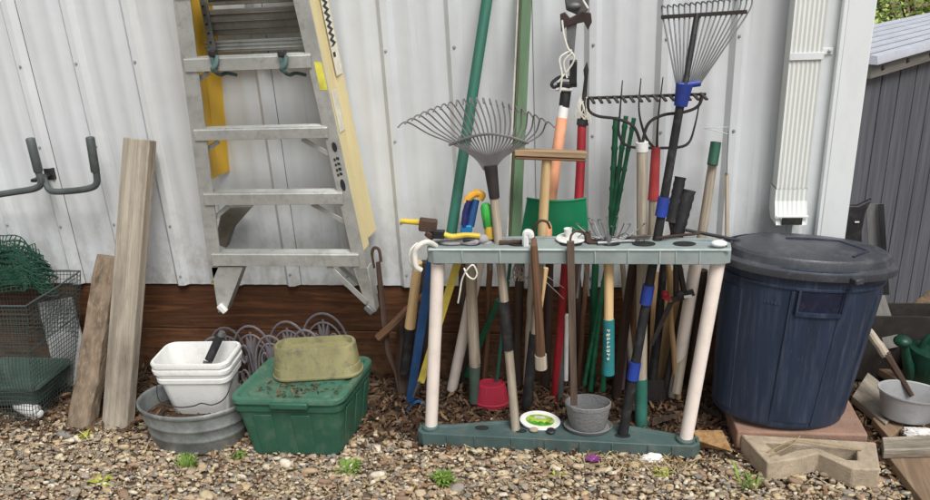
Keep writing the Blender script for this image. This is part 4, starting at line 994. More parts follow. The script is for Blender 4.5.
mb = MB(); mb.obox(P(684, 297, -.285), P(692, 296, -.285), .008, .004); mb.build('spring', M_white, t)

# --- green tipped handle, thin poles right
A, B = (715.5, 145, -.10), (697, 262, -.24)
t = tool('grey wooden handle with a dark green tip leaning at the right of the rack', 'tool handle', 'garden_tool', A, B)
seg(t, 'shaft', W_grey, A, (676, 392, -.16), 9, 10); seg(t, 'green_tip', mat('dark_green_cap', (38, 84, 66), .55, da=.3), (716, 142, -.10), mid(A, B, 165), 10.5, 10.5)
A, B = (727, 173, -.05), (727, 262, -.18)
t = tool('thin weathered cane standing nearest the downspout behind the rack', 'cane', 'thin_cane', A, B); seg(t, 'shaft', W_grey, A, B, 4.2, 4.2, 8)
t = tool('thin black rod lying from the rack to the bin lid', 'rod', 'thin_rod', (690, 231, -.30), (742, 240, -.30)); seg(t, 'shaft', M_black, (686, 230, -.29), (740, 240.5, -.28), 3.4, 3.4, 8)
t = tool('thin wire holder bent into a triangle beside the green-tipped handle', 'wire', 'bent_wire', (716, 160, -.08))
mb = MB(); mb.tube([P(704, 128, -.06), P(728, 134, -.06), P(728, 127, -.06), P(704, 128, -.06)], .0012, 5); mb.tube([P(728, 131, -.06), P(727, 175, -.06)], .0012, 5); mb.build('wire_bend', M_steel, t)

# --- under the rack, left to right
t = tool('rusty iron bar with a forked top leaning between ladder and rack', 'iron bar', 'rusty_bar', (392, 402, -.16), (376, 250, -.05))
mb = MB(); mb.tube([P(378, 262, -.06), P(384, 320, -.11), P(388, 352, -.14), P(395, 372, -.15), P(399, 395, -.16)], [.013, .021, .017, .009, .004], 8, sx=.6); mb.build('shaft', M_rust, t)
mb = MB(); mb.tube(bez([P(374, 268, -.06), P(372, 255, -.055), P(374, 248, -.05), P(379, 250, -.05), P(381, 262, -.06)], 5), .006, 6); mb.build('fork', M_rust, t)
t = tool('old dark brown timber post standing on the mulch behind the left leg', 'post', 'dark_post', (402, 405, -.12)); seg(t, 'shaft', W_dark, (404, 315, -.05), (402, 405, -.14), 15, 17, 8, .003)
t = tool('crooked brown branch leaning diagonally behind the left end of the rack', 'branch', 'branch', (383, 335, -.15))
mb = MB(); mb.tube(bez([P(378, 338, -.16), P(396, 322, -.15), P(412, 306, -.15), P(440, 282, -.14)], 5), [.016]*10+[.012]*6, 8); mb.build('stick', W_brown, t)
t = tool('tan wooden handle with a black grip behind the rope end of the rack', 'tool handle', 'garden_tool', (405, 365, -.18))
seg(t, 'shaft', W_new, (418, 262, -.22), (410, 327, -.18), 9, 11); seg(t, 'grip', M_black, (410, 326, -.18), (405, 372, -.16), 10, 11)
t = tool('flat blue steel bar with splayed feet behind the left leg', 'steel bar', 'blue_bar', (409, 402, -.20))
mb = MB(); mb.obox(P(432, 258, -.28), P(410, 402, -.20), 9*mpp(P(420, 330, -.24)), .008); mb.build('shaft', M_bluep, t, bevel=.001)
mb = MB(); mb.tube(bez([P(406, 412, -.22), P(416, 402, -.21), P(424, 404, -.2), P(434, 412, -.2)], 5), .006, 8); mb.tube(bez([P(410, 400, -.2), P(400, 410, -.2), P(388, 416, -.2)], 5), .006, 8); mb.build('foot', M_bluep, t)
t = tool('yellow painted lath with a sharpened end crossing behind the left leg', 'lath', 'yellow_lath', (416, 388, -.24))
mb = MB(); mb.obox(P(459, 258, -.32), P(421, 382, -.27), 7.5*mpp(P(440, 320, -.3)), .012); mb.build('strip', mat('faded_yellow_paint', (206, 186, 82), .6, dirt=(150, 130, 70), da=.4), t, bevel=.001)
seg(t, 'point', M_steel, (420, 380, -.27), (413, 397, -.26), 4.5, 2, 8)
t = tool('grey shovel handle with a dull green socket beside the red pot', 'shovel', 'shovel', (474, 400, -.20))
seg(t, 'handle', W_grey, (471, 256, -.28), (475, 365, -.22), 11, 11.5); seg(t, 'socket', mat('dull_green_steel', (84, 104, 92), .5, .3, da=.4), (475, 362, -.22), (474, 402, -.2), 12, 9)
t = tool('dark green strut slanting behind the fan rake handle', 'strut', 'green_strut', (466, 378, -.1)); seg(t, 'shaft', M_gst, (499, 300, -.12), (467, 376, -.07), 8, 8, 4)
t = tool('thin green rod standing beside the fan rake handle', 'rod', 'thin_rod', (495, 385, -.15)); seg(t, 'shaft', M_gpole, (511, 256, -.28), (496, 386, -.16), 3.6, 3.6, 8)
t = tool('worn brown wooden handle hung over the front of the rack', 'tool handle', 'garden_tool', (541, 366, -.44))
mb = MB(); mb.tube([P(534, 240, -.43), P(534, 246, -.458), P(536, 275, -.46), P(539, 320, -.455), P(541, 366, -.45)], [.008, .011, .013, .014, .017], 10); h = mb.build('shaft', W_brown, t)
seg(h, 'bare_end', W_grey, (540.6, 355, -.4515), (541.2, 368, -.4495), 12.2, 12.4)
seg(t, 'splinter', W_new, (546, 268, -.44), (541, 312, -.44), 5, 2, 6)
t = tool('dark weathered wood strip hung over the rack front left of the hand rake', 'slat', 'hung_lath', (573, 410, -.44))
mb = MB(); mb.obox(P(570.5, 241, -.455), P(574, 405, -.45), .022, .010); mb.build('strip', wood('grey_brown_slat', (112, 96, 84), (76, 64, 56), 1, .85), t, bevel=.002)
mb = MB(); mb.tube(bez([P(570, 250, -.45), P(571, 236, -.44), P(577, 231, -.42), P(584, 233, -.41), P(586, 240, -.40)], 5), .0036, 6); mb.build('hook', M_rust, t)
t = tool('slim red pole standing behind the dark hung wood strip', 'pole', 'metal_pole', (554, 400, -.12)); seg(t, 'shaft', M_red, (566, 256, -.24), (554.5, 400, -.12), 8.5, 8.5)
t = tool('white-tipped grey pole standing next to the slim red pole', 'pole', 'metal_pole', (566, 398, -.14)); seg(t, 'shaft', M_steel, (564, 318, -.18), (560, 400, -.13), 6, 7); seg(t, 'white_strip', M_white, (567, 315, -.2), (566, 380, -.15), 4.6, 4.6, 8)
t = tool('thin string stretched between the brown handle and the red pole', 'string', 'string', (555, 285, -.4))
mb = MB(); mb.tube([P(545, 275, -.44), P(564, 288, -.26)], .0011, 5); mb.tube([P(546, 282, -.44), P(564, 299, -.26)], .0011, 5); mb.build('strand', M_cord, t)
t = tool('two grey metal tongs hanging below the rack right of the dark wood strip', 'tongs', 'metal_tongs', (585, 295, -.36))
mb = MB(); mb.obox(P(581, 262, -.36), P(577, 298, -.36), .007, .004); mb.obox(P(585, 262, -.36), P(589, 296, -.36), .007, .004); mb.build('prong', M_steel, t)
t = tool('bundle of dried twine hanging under the rack beside the fan rake handle', 'twine', 'twine_bundle', (522, 285, -.38))
mb = MB()
for k in range(14): a = P(518+random.uniform(-4, 6), 262, -.38); mb.tube(bez([a, a+V((random.uniform(-.012, .012), 0, -.03)), a+V((random.uniform(-.025, .025), 0, -.065))], 4), .0022, 5)
mb.build('strand', mat('grey_twine', (134, 126, 116), .9), t)
t = tool('dark grey handle leaning left of the black rake pole', 'tool handle', 'garden_tool', (617, 395, -.12)); seg(t, 'shaft', W_dark, (634, 258, -.26), (616, 395, -.12), 9, 10)
t = tool('purple-grey tube standing behind the teal grip', 'tube', 'grey_tube', (617, 388, -.1)); seg(t, 'shaft', mat('mauve_grey_paint', (94, 78, 86), .6, da=.4), (629, 280, -.12), (620, 388, -.08), 9, 9)
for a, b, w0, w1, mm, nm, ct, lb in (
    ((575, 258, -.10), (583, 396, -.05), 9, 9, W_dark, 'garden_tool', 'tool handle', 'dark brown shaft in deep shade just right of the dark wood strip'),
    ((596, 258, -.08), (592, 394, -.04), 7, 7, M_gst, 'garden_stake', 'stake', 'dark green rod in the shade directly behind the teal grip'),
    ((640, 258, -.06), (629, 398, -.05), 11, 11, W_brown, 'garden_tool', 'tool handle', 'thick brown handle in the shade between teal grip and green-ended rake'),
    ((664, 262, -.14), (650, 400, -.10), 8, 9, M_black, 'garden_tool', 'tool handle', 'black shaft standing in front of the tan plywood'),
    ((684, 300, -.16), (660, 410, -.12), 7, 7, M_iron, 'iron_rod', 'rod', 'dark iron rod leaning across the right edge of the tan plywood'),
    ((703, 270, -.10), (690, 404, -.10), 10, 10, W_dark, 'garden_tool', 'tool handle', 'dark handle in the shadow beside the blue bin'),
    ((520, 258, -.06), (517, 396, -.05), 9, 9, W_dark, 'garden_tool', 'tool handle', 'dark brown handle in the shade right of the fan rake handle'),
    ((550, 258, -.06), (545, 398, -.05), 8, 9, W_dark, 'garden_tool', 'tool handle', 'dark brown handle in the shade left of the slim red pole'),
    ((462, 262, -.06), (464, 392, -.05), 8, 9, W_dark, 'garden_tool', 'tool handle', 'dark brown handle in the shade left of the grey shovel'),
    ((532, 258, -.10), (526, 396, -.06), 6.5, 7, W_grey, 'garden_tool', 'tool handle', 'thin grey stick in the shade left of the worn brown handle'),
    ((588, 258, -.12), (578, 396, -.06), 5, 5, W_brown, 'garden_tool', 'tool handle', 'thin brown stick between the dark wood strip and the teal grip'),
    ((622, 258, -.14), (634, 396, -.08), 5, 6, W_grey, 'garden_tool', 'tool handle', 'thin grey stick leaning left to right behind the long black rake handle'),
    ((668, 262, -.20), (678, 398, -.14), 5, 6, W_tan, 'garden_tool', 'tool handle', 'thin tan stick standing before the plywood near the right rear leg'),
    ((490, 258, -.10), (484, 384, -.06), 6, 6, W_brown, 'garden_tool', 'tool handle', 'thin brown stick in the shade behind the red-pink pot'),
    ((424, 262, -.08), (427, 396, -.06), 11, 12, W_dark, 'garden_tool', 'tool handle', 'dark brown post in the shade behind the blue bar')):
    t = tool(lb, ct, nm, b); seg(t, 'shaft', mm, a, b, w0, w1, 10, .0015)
t = tool('tan plywood offcut propped on the skirt behind the rack', 'board', 'plywood_offcut', (662, 400, -.06))
mb = MB(); mb.prism([P(652, 272, -.02), P(684, 270, -.02), P(672, 402, -.08), P(648, 402, -.08)], (0, .015, 0)); mb.build('sheet', W_tan, t, bevel=.001)
t = tool('dark metal spade head resting against the plywood offcut', 'spade', 'spade_head', (656, 402, -.12))
mb = MB(); mb.loft([[P(x, y, -.14-.01*math.cos((x-655)/9)) for x in (646, 650, 655, 660, 664)]+[P(x, y, -.128) for x in (664, 655, 646)] for y in (380, 392, 402)]); mb.build('blade', M_iron, t)

# ------------------------------------------------------------------ pots, lid, things on the base tray
t = thing('flower_pot', 'small red-pink plastic pot upside down on the mulch', 'plant pot', (-.315, -.185, 0))
mb = MB(); mb.lathe([(.064, .004), (.067, .02), (.063, .022), (.0625, .030), (.054, .078), (.051, .092), (.045, .094), (.043, .088), (.001, .086)], Matrix.Translation((-.312, -.185, .012)), 32, 1, .68); mb.build('pot_shell', M_pink, t, angle=30)
t = thing('flower_pot', 'round grey textured pot with saucer on the rack base', 'plant pot', (.035, -.355, .046))
M = Matrix.Translation((.036, -.366, .047)) @ Matrix.Diagonal((1, .66, 1, 1))
mb = MB(); mb.lathe([(.058, .010), (.068, .05), (.074, .090), (.077, .092), (.077, .104), (.073, .106), (.070, .100), (.056, .02), (.001, .018)], M, 40); mb.build('pot_shell', mat('grey_textured_pot', (122, 122, 122), .6, var=.1, dirt=(90, 86, 80), da=.35, bump=.9, bs=110), t, angle=30)
mb = MB(); mb.lathe([(.060, .0), (.074, .003), (.082, .016), (.080, .018), (.072, .008), (.001, .007)], M, 40); mb.build('saucer', M_pot, t, angle=30)
t = thing('tub_lid', 'white plastic tub lid with a green picture lying by the rack base', 'lid', G(540, 421, .06))
c = G(540, 421, .062); M = Matrix.Translation(c) @ Matrix.Rotation(math.radians(14), 4, 'X') @ Matrix.Rotation(math.radians(5), 4, 'Y') @ Matrix.Diagonal((1.06, .66, 1, 1))
mb = MB(); mb.lathe([(.062, -.008), (.064, 0), (.066, .003), (.063, .005), (.056, .003), (.001, .003)], M, 40); ld = mb.build('disc', M_white, t)
def lidpoly(mb, pts, z): mb.prism([M @ V((x, y, z)) for x, y in pts], M.to_3x3() @ V((0, 0, .0006)))
mb = MB(); lidpoly(mb, [(.047*math.cos(a), .040*math.sin(a)) for a in [2*PI*k/28 for k in range(28)]], .0032); mb.build('green_print', mat('lime_print', (150, 178, 64), .5, var=.35, ns=60, da=.5, dirt=(190, 200, 120)), ld, smooth=False)
mb = MB(); lidpoly(mb, [(-.043+.086*k/12, -.012+.006*math.sin(k*2.2)) for k in range(13)]+[(.036, -.024), (.015, -.036), (-.015, -.036), (-.036, -.024)], .0040); mb.build('grass_print', mat('grass_print', (70, 140, 40), .5, var=.3, ns=70), ld, smooth=False)
mb = MB(); lidpoly(mb, [(-.018, .010), (.018, .010), (.02, .018), (.012, .026), (-.012, .026), (-.02, .018)], .0046); mb.build('logo_patch', mat('pale_print', (214, 206, 204), .5), ld, smooth=False)
mb = MB(); M2 = Matrix.Translation(G(551, 432, .05)); mb.lathe([(.001, 0), (.014, 0), (.016, .005), (.013, .009), (.005, .010), (.001, .008)], M2, 16); o = mb.build('metal_puck', M_iron, None, loc=G(551, 432, .05)); tag(o, 'small dark metal cap on the rack base before the lid', 'cap')
for (x, y, lb, r_) in ((534, 430, 'tan pebble on the rack base touching the fan rake handle side', .012),):
    mb = MB(); mb.ball(G(x, y, .055), r_, (1.3, .9, .7), 8); o = mb.build('pebble', M_conc, None, loc=G(x, y, .05)); tag(o, lb, 'pebble')

# wood wedge and bark scraps by right leg
t = thing('wood_scrap', 'split yellowish wood wedge on the ground beside the right rack leg', 'wood scrap', G(712, 445, 0))
mb = MB(); mb.loft([[G(697, 447, .012), G(733, 452, .03), G(733, 452, .055), G(697, 440, .04)], [G(690, 436, .01), G(722, 432, .02), G(722, 430, .045), G(692, 430, .035)]]); mb.build('wedge', wood('split_wood', (196, 160, 112), (136, 96, 62), .8, .8, da=.4), t, bevel=.003)
wg = 'dark bark scraps scattered under the rack'
for i, (x0, y0, x1, y1, w_, lb) in enumerate(((652, 424, 700, 408, .03, 'dark bark scrap lying nearest the right rack leg'), (690, 396, 722, 420, .035, 'dark bark strip slanting down beside the blue bin'), (700, 392, 730, 425, .03, 'dark bark strip touching the foot of the blue bin'))):
    t = thing('bark_scrap', lb, 'bark', G(x1, y1, 0), wg); mb = MB(); a, b = G(x0, y0, .03), G(x1, y1, .02)
    mb.loft([[a.lerp(b, k/5)+V((.004*math.sin(k*2), s_*w_/2, z_+.006*math.sin(k*1.7))) for s_, z_ in ((-1, 0), (0, .014), (1, 0), (0, -.006))] for k in range(6)]); mb.build('strip', W_dark, t)

# ------------------------------------------------------------------ bin
BB, BT = V((.662, -.268, .092)), V((.700, -.262, .655))
ax = (BT-BB); H_ = ax.length; ax.normalize(); rot_ = V((0, 0, 1)).rotation_difference(ax).to_matrix().to_4x4()
spin = Matrix.Rotation(math.radians(-88), 4, 'Z')
MM = Matrix.Translation(BB) @ rot_ @ Matrix.Diagonal((1.06, .70, 1, 1)) @ spin
MML = Matrix.Translation(BB+V((0, -.034, -.004))) @ rot_ @ Matrix.Diagonal((1.04, .56, 1, 1)) @ spin
bin_ = thing('rubbish_bin', 'large round navy blue plastic bin with a charcoal lid on pavers', 'bin', BB)
mb = MB(); mb.lathe([(.02, .003), (.188, .0), (.196, .006), (.198, .02), (.2295, H_-.075), (.2295, H_-.07), (.236, H_-.068), (.236, H_-.062), (.2305, H_-.06), (.232, H_-.02), (.240, H_-.018), (.241, H_-.002), (.236, H_), (.231, H_), (.228, H_-.02), (.19, .02), (.02, .015)], MM, 72); bo = mb.build('bin_body', M_can, bin_, angle=40)
def wallp(a, z, d=0):
    r = .1975+(.2305-.1975)*(z-.02)/(H_-.09)+d; return MM @ V((r*math.cos(a), r*math.sin(a), z))
def panel(a0, a1, z0, z1, d, n=8, m_=M_can, nm='moulded_panel', par=None):
    mb = MB(); rows = []
    for (z, dd) in ((z0, -.004), (z0, d), (z1, d), (z1, -.004)):
        rows.append([wallp(lerp(a0, a1, i/n), z, dd) for i in range(n+1)])
    mb.loft(rows, False, False, wrap=False); mb.loft([[rows[k][e] for k in range(4)] for e in (0,)]*2, True, False) if False else None
    fs = mb.f; nn = n+1; fs.append([0, nn, 2*nn, 3*nn]); fs.append([n, nn+n, 2*nn+n, 3*nn+n][::-1])
    return mb.build(nm, m_, par or bo, angle=30)
panel(-.26, .30, .03, H_-.15, .0040)           # raised front panel
panel(-.30, -.26, .02, H_-.072, .007, 2); panel(.30, .34, .02, H_-.072, .007, 2)
for a in (1.2, -1.2, 2.4, -2.4): panel(a-.25, a+.25, .03, H_-.10, .004)
hn = panel(-.22, .34, H_-.150, H_-.138, .014, 8, M_can, 'handle'); panel(-.22, -.19, H_-.14, H_-.066, .014, 2, M_can, 'handle_side', hn and bo); panel(.31, .34, H_-.14, H_-.066, .014, 2, M_can, 'handle_side', bo)
panel(-.19, .31, H_-.138, H_-.07, .0015, 8, mat('recess_shade_navy', (24, 30, 52), .5), 'handle_recess')  # darker navy paints the shade inside the handle recess
# moulded lettering block at upper left of the front
mb = MB()
for k in range(5): 
    a = -.62+.045*k; q = [wallp(a, H_-.125, .001), wallp(a+.03, H_-.125, .001), wallp(a+.03, H_-.115-.004*(k % 2), .001), wallp(a, H_-.115, .001)]; mb = MB(); mb.prism(q, (rot_ @ spin @ V((math.cos(a), math.sin(a), 0)))*.001); mb.build('moulded_letter', mat('worn_blue_mark', (54, 64, 88), .5), bo, smooth=False)
mb = MB(); LH = H_+.004
mb.lathe([(.246, LH-.030), (.252, LH-.030), (.254, LH-.014), (.252, LH-.008), (.238, LH-.004), (.232, LH), (.224, LH+.020), (.215, LH+.027), (.15, LH+.036), (.08, LH+.041), (.001, LH+.042)], MML, 72); li = mb.build('lid', M_lid, bin_, angle=25)
mb = MB()
# recessed wedge grip on the lid, edged by a ridge
def lidz(r): return LH+.042-(.015)*(r/.215)**2
def lp(x, y, d=.001): return MML @ V((x, y, lidz(math.hypot(x, y))+d))
sh = [(-.05, -.06), (-.055, .09), (.06, .15), (.155, .09), (.165, -.02)]
for a, b in ((0, 1), (1, 2), (2, 3)):
    p, q = sh[a], sh[b]; mb.tube([lp(lerp(p[0], q[0], k/5), lerp(p[1], q[1], k/5)) for k in range(6)], .0045, 6)
mb.build('grip_ridge', mat('lid_edge_dark', (38, 40, 60), .45), li)
for s_ in (.35, 2.8, -2.0): 
    mb = MB(); c = MML @ V((.256*math.cos(s_), .256*math.sin(s_), LH-.02)); mb.box(c, (.04, .03, .018), s_-1.5); mb.build('lock_tab', M_lid, li, bevel=.004)

# ------------------------------------------------------------------ pavers
t = thing('paver', 'flat reddish concrete paver under the blue bin', 'paver', (.70, -.22, 0))
mb = MB(); q = [G(731, 424, .082), G(869, 420, .082)]; x0, x1 = .515, .905
poly = [(.515, -.405), (.915, -.40), (.925, -.05), (.50, -.05)]; mb.loft([[V((x, y, 0)) for x, y in poly], [V((x, y, .082)) for x, y in poly]]); mb.build('slab', M_pav, t, bevel=.006)
t = thing('edging_block', 'pale hollow zigzag concrete edging block before the bin', 'edging block', G(815, 470, 0))
Z_ = .072
outer = [G(x, y, Z_) for x, y in ((741, 434), (790, 437), (876, 442), (880.5, 469.5), (853, 469), (818, 453), (798, 458.5), (768, 463))]
inner = [G(x, y, Z_) for x, y in ((764, 442), (795, 443.5), (857, 449), (857, 460), (846, 459.5), (817, 448), (796, 450.5), (781, 456))]
mb = MB(); mb.ring(outer, inner, (0, 0, -Z_)); mb.build('block', M_conc, t, bevel=.005, angle=25)
t = thing('dry_stem', 'pale dry stem lying across the zigzag edging block', 'stem', G(785, 447, .08))
mb = MB(); mb.tube(bez([G(768, 452, .078), G(795, 441, .085), G(830, 445, .085), G(862, 450, .078)], 6), .0022, 5); mb.tube(bez([G(770, 456, .078), G(790, 446, .09), G(800, 436, .095)], 6), .0018, 5); mb.build('stalk', M_straw, t)

# ------------------------------------------------------------------ right side: boards, bowl, stick, cans, shovel
def board(label, px, z, th, m_=W_deck):
    pts = [G(x, y, z) for x, y in px]; c = sum(pts, V())/len(pts); t = thing('deck_board', label, 'board', (c.x, c.y, z-th))
    mb = MB(); mb.loft([[p-V((0, 0, th)) for p in pts], pts]); d = (pts[1]-pts[0]).normalized() if (pts[1]-pts[0]).length > (pts[2]-pts[1]).length else (pts[2]-pts[1]).normalized()
    mb.w = [((p-c).dot(V((-d.y, d.x, 0))), p.z, (p-c).dot(d)) for p in mb.v]; mb.build('timber', m_, t, bevel=.003)
board('tan wooden board running out at the bottom right of the photo', [(884, 451), (960, 450), (1000, 530), (945, 530)], .035, .03)
board('grey weathered board end lying under the metal bowl', [(882, 437), (960, 434), (960, 448), (884, 450)], .07, .034, W_lum)
board('grey board slanting back from the bin towards the shed', [(852, 396), (868, 372), (905, 402), (886, 424)], .05, .03, W_lum)
board('weathered plank behind the metal bowl, nearest the shed', [(866, 362), (880, 345), (945, 378), (935, 400)], .05, .03, W_deck)
board('short brown board wedged beside the paver', [(872, 418), (885, 408), (905, 425), (890, 438)], .04, .03, W_deck)
t = thing('metal_bowl', 'dented grey metal bowl with a stick standing in it', 'bowl', G(912, 435, .035))
M = Matrix.Translation((1.085, -.245, .045)) @ Matrix.Rotation(.1, 4, 'Y') @ Matrix.Diagonal((1.05, .68, 1, 1))
mb = MB(); mb.lathe([(.001, .0), (.055, .0), (.075, .012), (.098, .10), (.104, .103), (.104, .108), (.096, .106), (.072, .018), (.001, .008)], M, 36); mb.build('bowl_shell', mat('dull_pewter', (168, 168, 168), .5, .2, var=.08, da=.3), t)
t = thing('old_hoe', 'worn wooden stick with dark lower half leaning into the metal bowl', 'stick', G(911, 395, .12))
seg(t, 'shaft', W_grey, (866, 328, -.10), (886, 355, -.13), 8, 10, 10, .002); seg(t, 'dark_end', M_rust, (885, 353, -.13), (912, 396, -.20), 9, 5, 8)
mb = MB(); c = G(918, 433, .045)
crumple(mb, c, .022, (1.9, 1.0, .75))
o = mb.build('crumpled_tissue', M_paper, None, loc=c); tag(o, 'crumpled white tissue beside the metal bowl', 'tissue')
t = thing('watering_can', 'dark green plastic watering can at the right edge before the shed', 'watering can', G(925, 385, 0))
M_wc = mat('dark_green_can', (20, 62, 48), .4, da=.2); M = Matrix.Translation((1.285, .03, .02))
mb = MB(); mb.lathe([(.001, 0), (.088, 0), (.095, .01), (.10, .12), (.095, .145), (.07, .155), (.06, .152), (.001, .15)], M, 32); mb.build('can_body', M_wc, t)
mb = MB(); mb.tube([V((1.285+.065*math.cos(a), .02, .165+.075*math.sin(a))) for a in [PI*k/12 for k in range(13)]], .011, 10); mb.build('handle', M_wc, t)
mb = MB(); mb.tube([V((1.20, .01, .06)), V((1.165, -.01, .14)), V((1.14, -.02, .21))], [.022, .016, .014], 12); mb.ball(V((1.135, -.022, .22)), .03, (1, 1, .7)); mb.build('spout', M_wc, t)
t = thing('snow_shovel', 'black plastic snow shovel blade standing behind the bin by the white corner', 'snow shovel', (1.0, .06, .3))
mb = MB(); mb.prism([P(846, 206, .02), P(858, 206, .02), P(873, 199, .02), P(866, 212, .02), P(862, 232, .02), P(864, 300, .02), P(846, 300, .02)], (0, .02, 0)); mb.build('blade', M_blackp, t, bevel=.004)
rows = []
for y in (204, 230, 260, 295):
    rows.append([P(lerp(866, 884, k/6)+(y-204)*.06, y, .035+.03*math.sin(k/6*PI)) for k in range(7)])
mb = MB(); mb.loft([r+[p+V((0, .004, 0)) for p in r[::-1]] for r in rows]); mb.build('curved_back', mat('grey_black_plastic', (98, 98, 98), .5, da=.3), t)
mb = MB(); mb.box(P(857, 222, .016), (.014, .003, .004)); mb.build('rivet', M_white, t)
t = thing('upright_board', 'narrow grey board standing upright between bin and watering can', 'board', P(890, 348, .10))
mb = MB(); mb.obox(P(876, 296, .14), P(893, 348, .06), .055, .012); mb.build('timber', wood('grey_upright_board', (136, 134, 128), (104, 102, 96), .6, .8), t, bevel=.002)
t = thing('dark_filler', 'added dark crate in the gap between bin and shed', 'filler', (1.08, .16, 0))  # added dark box, deepens the gap where bright ground would show
mb = MB(); mb.loft([rr(1.19, .13, .17, .05, .02, 0), rr(1.19, .13, .185, .06, .02, .27), rr(1.19, .13, .177, .052, .02, .27), rr(1.19, .13, .16, .04, .02, .02)]); mb.build('filler_shell', mat('filler_brown', (48, 44, 42), .6, da=.3), t, angle=30)

# ------------------------------------------------------------------ neighbouring shed
sh0, sh1 = V((.952, .160, 0)), V((1.967, 1.29, 0)); d = (sh1-sh0).normalized(); nrm = V((d.y, -d.x, 0)); L = (sh1-sh0).length
shed = thing('storage_shed', 'low dark grey shed with vertical board siding and pale ribbed roof', 'shed', sh0)
mb = MB(); bw = .150; k = 0
while k*bw < L:
    a = sh0+d*(k*bw+.006); b = sh0+d*min((k+1)*bw-.006, L)
    mb.prism([a, b, b-nrm*.012, a-nrm*.012], (0, 0, 1.135)); k += 1
mb.w = [((V(v)-sh0).dot(d)+.37*int((V(v)-sh0).dot(d)/bw), 0, v.z) for v in mb.v]
mb.build('siding', M_fence, shed, bevel=.002)
mb = MB(); mb.prism([sh0-nrm*.014, sh1-nrm*.014, sh1-nrm*.3, sh0-nrm*.3], (0, 0, 1.12)); mb.build('wall', M_hole, shed)
mb = MB(); mb.prism([sh0+nrm*.03-d*.02, sh1+nrm*.03, sh1+nrm*.008, sh0+nrm*.008-d*.02], (0, 0, .055)); 
for i in range(len(mb.v)): mb.v[i] = mb.v[i]+V((0, 0, 1.115))
mb.w = [((V(v)).z, 0, (V(v)-sh0).dot(d)) for v in mb.v]
mb.build('fascia', M_fascia, shed, bevel=.003)
rf = []
nr = 7
for i in range(nr):
    a_, b_ = i/nr, (i+1)/nr
    for (t_, z_) in ((a_, .0), (a_+.015, .020), (b_-.05, .020), (b_-.03, .0)):
        rf.append((.05-.34*t_, 1.172+.030*t_+z_))
mb = MB(); mb.loft([[sh0-d*.03+nrm*o_+V((0, 0, z)) for o_, z in rf]+[sh0-d*.03+nrm*(-.29)+V((0, 0, 1.165)), sh0-d*.03+nrm*.05+V((0, 0, 1.165))], [sh1+nrm*o_+V((0, 0, z)) for o_, z in rf]+[sh1+nrm*(-.29)+V((0, 0, 1.165)), sh1+nrm*.05+V((0, 0, 1.165))]]); mb.build('roof', M_roof, shed, angle=20)
for i in range(1, nr):
    o_ = .05-.34*(i/nr-.008); z = 1.172+.030*i/nr+.006; mb = MB(); mb.prism([sh0-d*.028+nrm*(o_+.004)+V((0, 0, z)), sh1+nrm*(o_+.004)+V((0, 0, z)), sh1+nrm*(o_-.001)+V((0, 0, z)), sh0-d*.028+nrm*(o_-.001)+V((0, 0, z))], (0, 0, .010)); mb.build('roof_seam', M_fascia, shed)
mb = MB()
for k in range(6): c = sh0+d*(.06+.2*k)+nrm*.031+V((0, 0, 1.143)); mb.ball(c, .008, (1, 1, 1), 6)
mb.build('fascia_bolt', M_iron, shed)

# ------------------------------------------------------------------ bushes beyond the shed
def leaf_protos():
    out = []
    for k in range(5):
        v = np.array([(0, 0, 0), (.5, .28, .08), (1, 0, .02), (.5, -.28, .08)]); out.append((v, np.array([[0, 1, 2, 3]])))
    return out
lpz = leaf_protos()
def bush(label, c, rx, h, n, m_, size):
    t = thing('bush', label, 'bush', (c[0], c[1], 0))
    mb = MB()
    for k in range(7): a = k*.9; mb.tube([V((c[0], c[1], 0)), V((c[0]+.3*rx*math.cos(a), c[1]+.3*rx*math.sin(a), h*.4)), V((c[0]+.8*rx*math.cos(a), c[1]+.8*rx*math.sin(a), h*.85))], [.03, .02, .006], 6)
    mb.build('stems', W_dark, t)
    cl_ = rng.normal(0, 1, (70, 3)); cl_ /= np.linalg.norm(cl_, axis=1)[:, None]; cl_ *= rng.uniform(.5, 1.05, (70, 1)); cl_ = cl_*np.array([rx, rx, h*.5])+np.array([0, 0, h*.5])
    idx = rng.integers(0, 70, n); q = cl_[idx]+rng.normal(0, .085, (n, 3)); q[:, 2] = np.clip(q[:, 2], .02, None)
    s_ = rng.uniform(size*.6, size*1.3, n)
    o = scatter('foliage', m_, lpz, q, np.stack([s_]*3, 1), np.stack([rng.uniform(0, 6.28, n), rng.normal(0, .7, n), rng.normal(-.2, .6, n)], 1)); del o['kind']; o.parent = t
bush('pale green rounded bush beyond the shed roof, left one', (2.0, 2.3), .62, 1.42, 9000, M_bush, .035)
bush('darker green bush behind the pale bushes beyond the shed', (2.9, 4.3), 1.1, 2.3, 8000, M_bushd, .06)
bush('yellow-green bush rising at the right beyond the shed roof', (3.25, 2.9), .75, 1.6, 7000, mat_leaf('yellow_green_leaves', (160, 182, 88), (222, 228, 150)), .04)

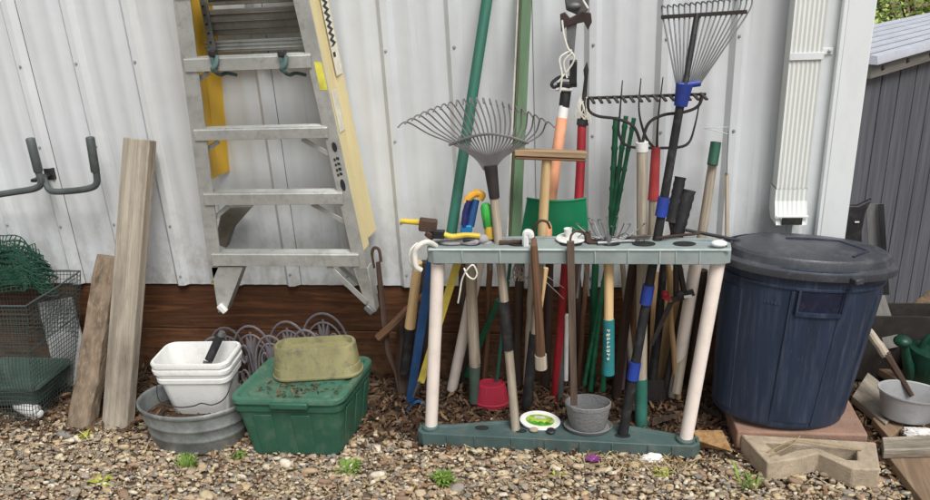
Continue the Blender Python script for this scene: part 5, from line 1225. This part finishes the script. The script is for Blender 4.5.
# ------------------------------------------------------------------ weeds and small litter
def weed(label, x, y, n, size, m_, spread=.6, wf=1.0):
    b = G(x, y, -.004); t = thing('weed', label, 'weed', b, 'small green weeds in the gravel')
    mb = MB()
    for k in range(int(n*1.6)):
        a = random.uniform(0, 6.28); L_ = size*random.uniform(.35, 1.0); up = random.uniform(.4, 1.4); w_ = L_*random.uniform(.07, .13)*wf
        dr = V((math.cos(a)*spread, math.sin(a)*spread, up)).normalized(); sd_ = V((-math.sin(a), math.cos(a), 0)); o_ = b+V((random.uniform(-.3, .3)*size, random.uniform(-.3, .3)*size, 0))
        pts = [o_, o_+dr*L_*.5, o_+dr*L_*.85+V((0, 0, -.1*L_)), o_+dr*L_+V((math.cos(a)*.2*L_, math.sin(a)*.2*L_, -.25*L_))]
        ws = [.2*w_, w_, .7*w_, .05*w_]; vs = []
        for p_, q_ in zip(pts, ws): vs += [p_-sd_*q_, p_+sd_*q_]
        mb.add(vs, [[2*i, 2*i+1, 2*i+3, 2*i+2] for i in range(3)])
    mb.build('leaves', m_, t)
weed('feathery green weed in the gravel before the left rack leg', 444, 484, 60, .055, M_leafg)
weed('bright green weed at the front right corner of the green tote', 350, 471, 34, .052, M_leafg, 1.1, 1.5)
weed('yellowish weed alone in the gravel at the lower left', 101, 484, 9, .050, M_leafy, 1.4, 1.7)
weed('green grass tuft in front of the steel tub', 190, 468, 34, .07, M_leafg, .3, .6)
weed('small weed between the steel tub and the green tote', 240, 460, 12, .045, M_leafg, .5, 1.8)
weed('sparse pale weed in the gravel below the round grey pot', 556, 478, 12, .038, M_leafy, .9, 1.0)
weed('yellow-green weed next to the crumpled white paper', 663, 478, 16, .05, M_leafy, .5, .8)
weed('thin grass tuft before the left end of the zigzag block', 748, 488, 14, .085, M_leafg, .7, .5)
weed('low yellow-green weed at the foot of the tall plank', 88, 437, 34, .04, M_leafy, 1.1)
mb = MB(); c = G(652, 459, .012)
crumple(mb, c, .019, (1.8, 1.0, .85))
o = mb.build('crumpled_paper', M_paper, None, loc=c); tag(o, 'crumpled white paper in the straw before the right rack leg', 'paper')
mb = MB(); c = G(593, 461, .015)
for k in range(6): a = k*1.05; mb.add([c, c+V((.020*math.cos(a), .016*math.sin(a), .008)), c+V((.026*math.cos(a+.5), .022*math.sin(a+.5), .012)), c+V((.020*math.cos(a+1), .016*math.sin(a+1), .008))], [[0, 1, 2, 3]])
o = mb.build('purple_petals', M_pur, None, loc=c); tag(o, 'purple fallen petals on the gravel before the rack base', 'petals')
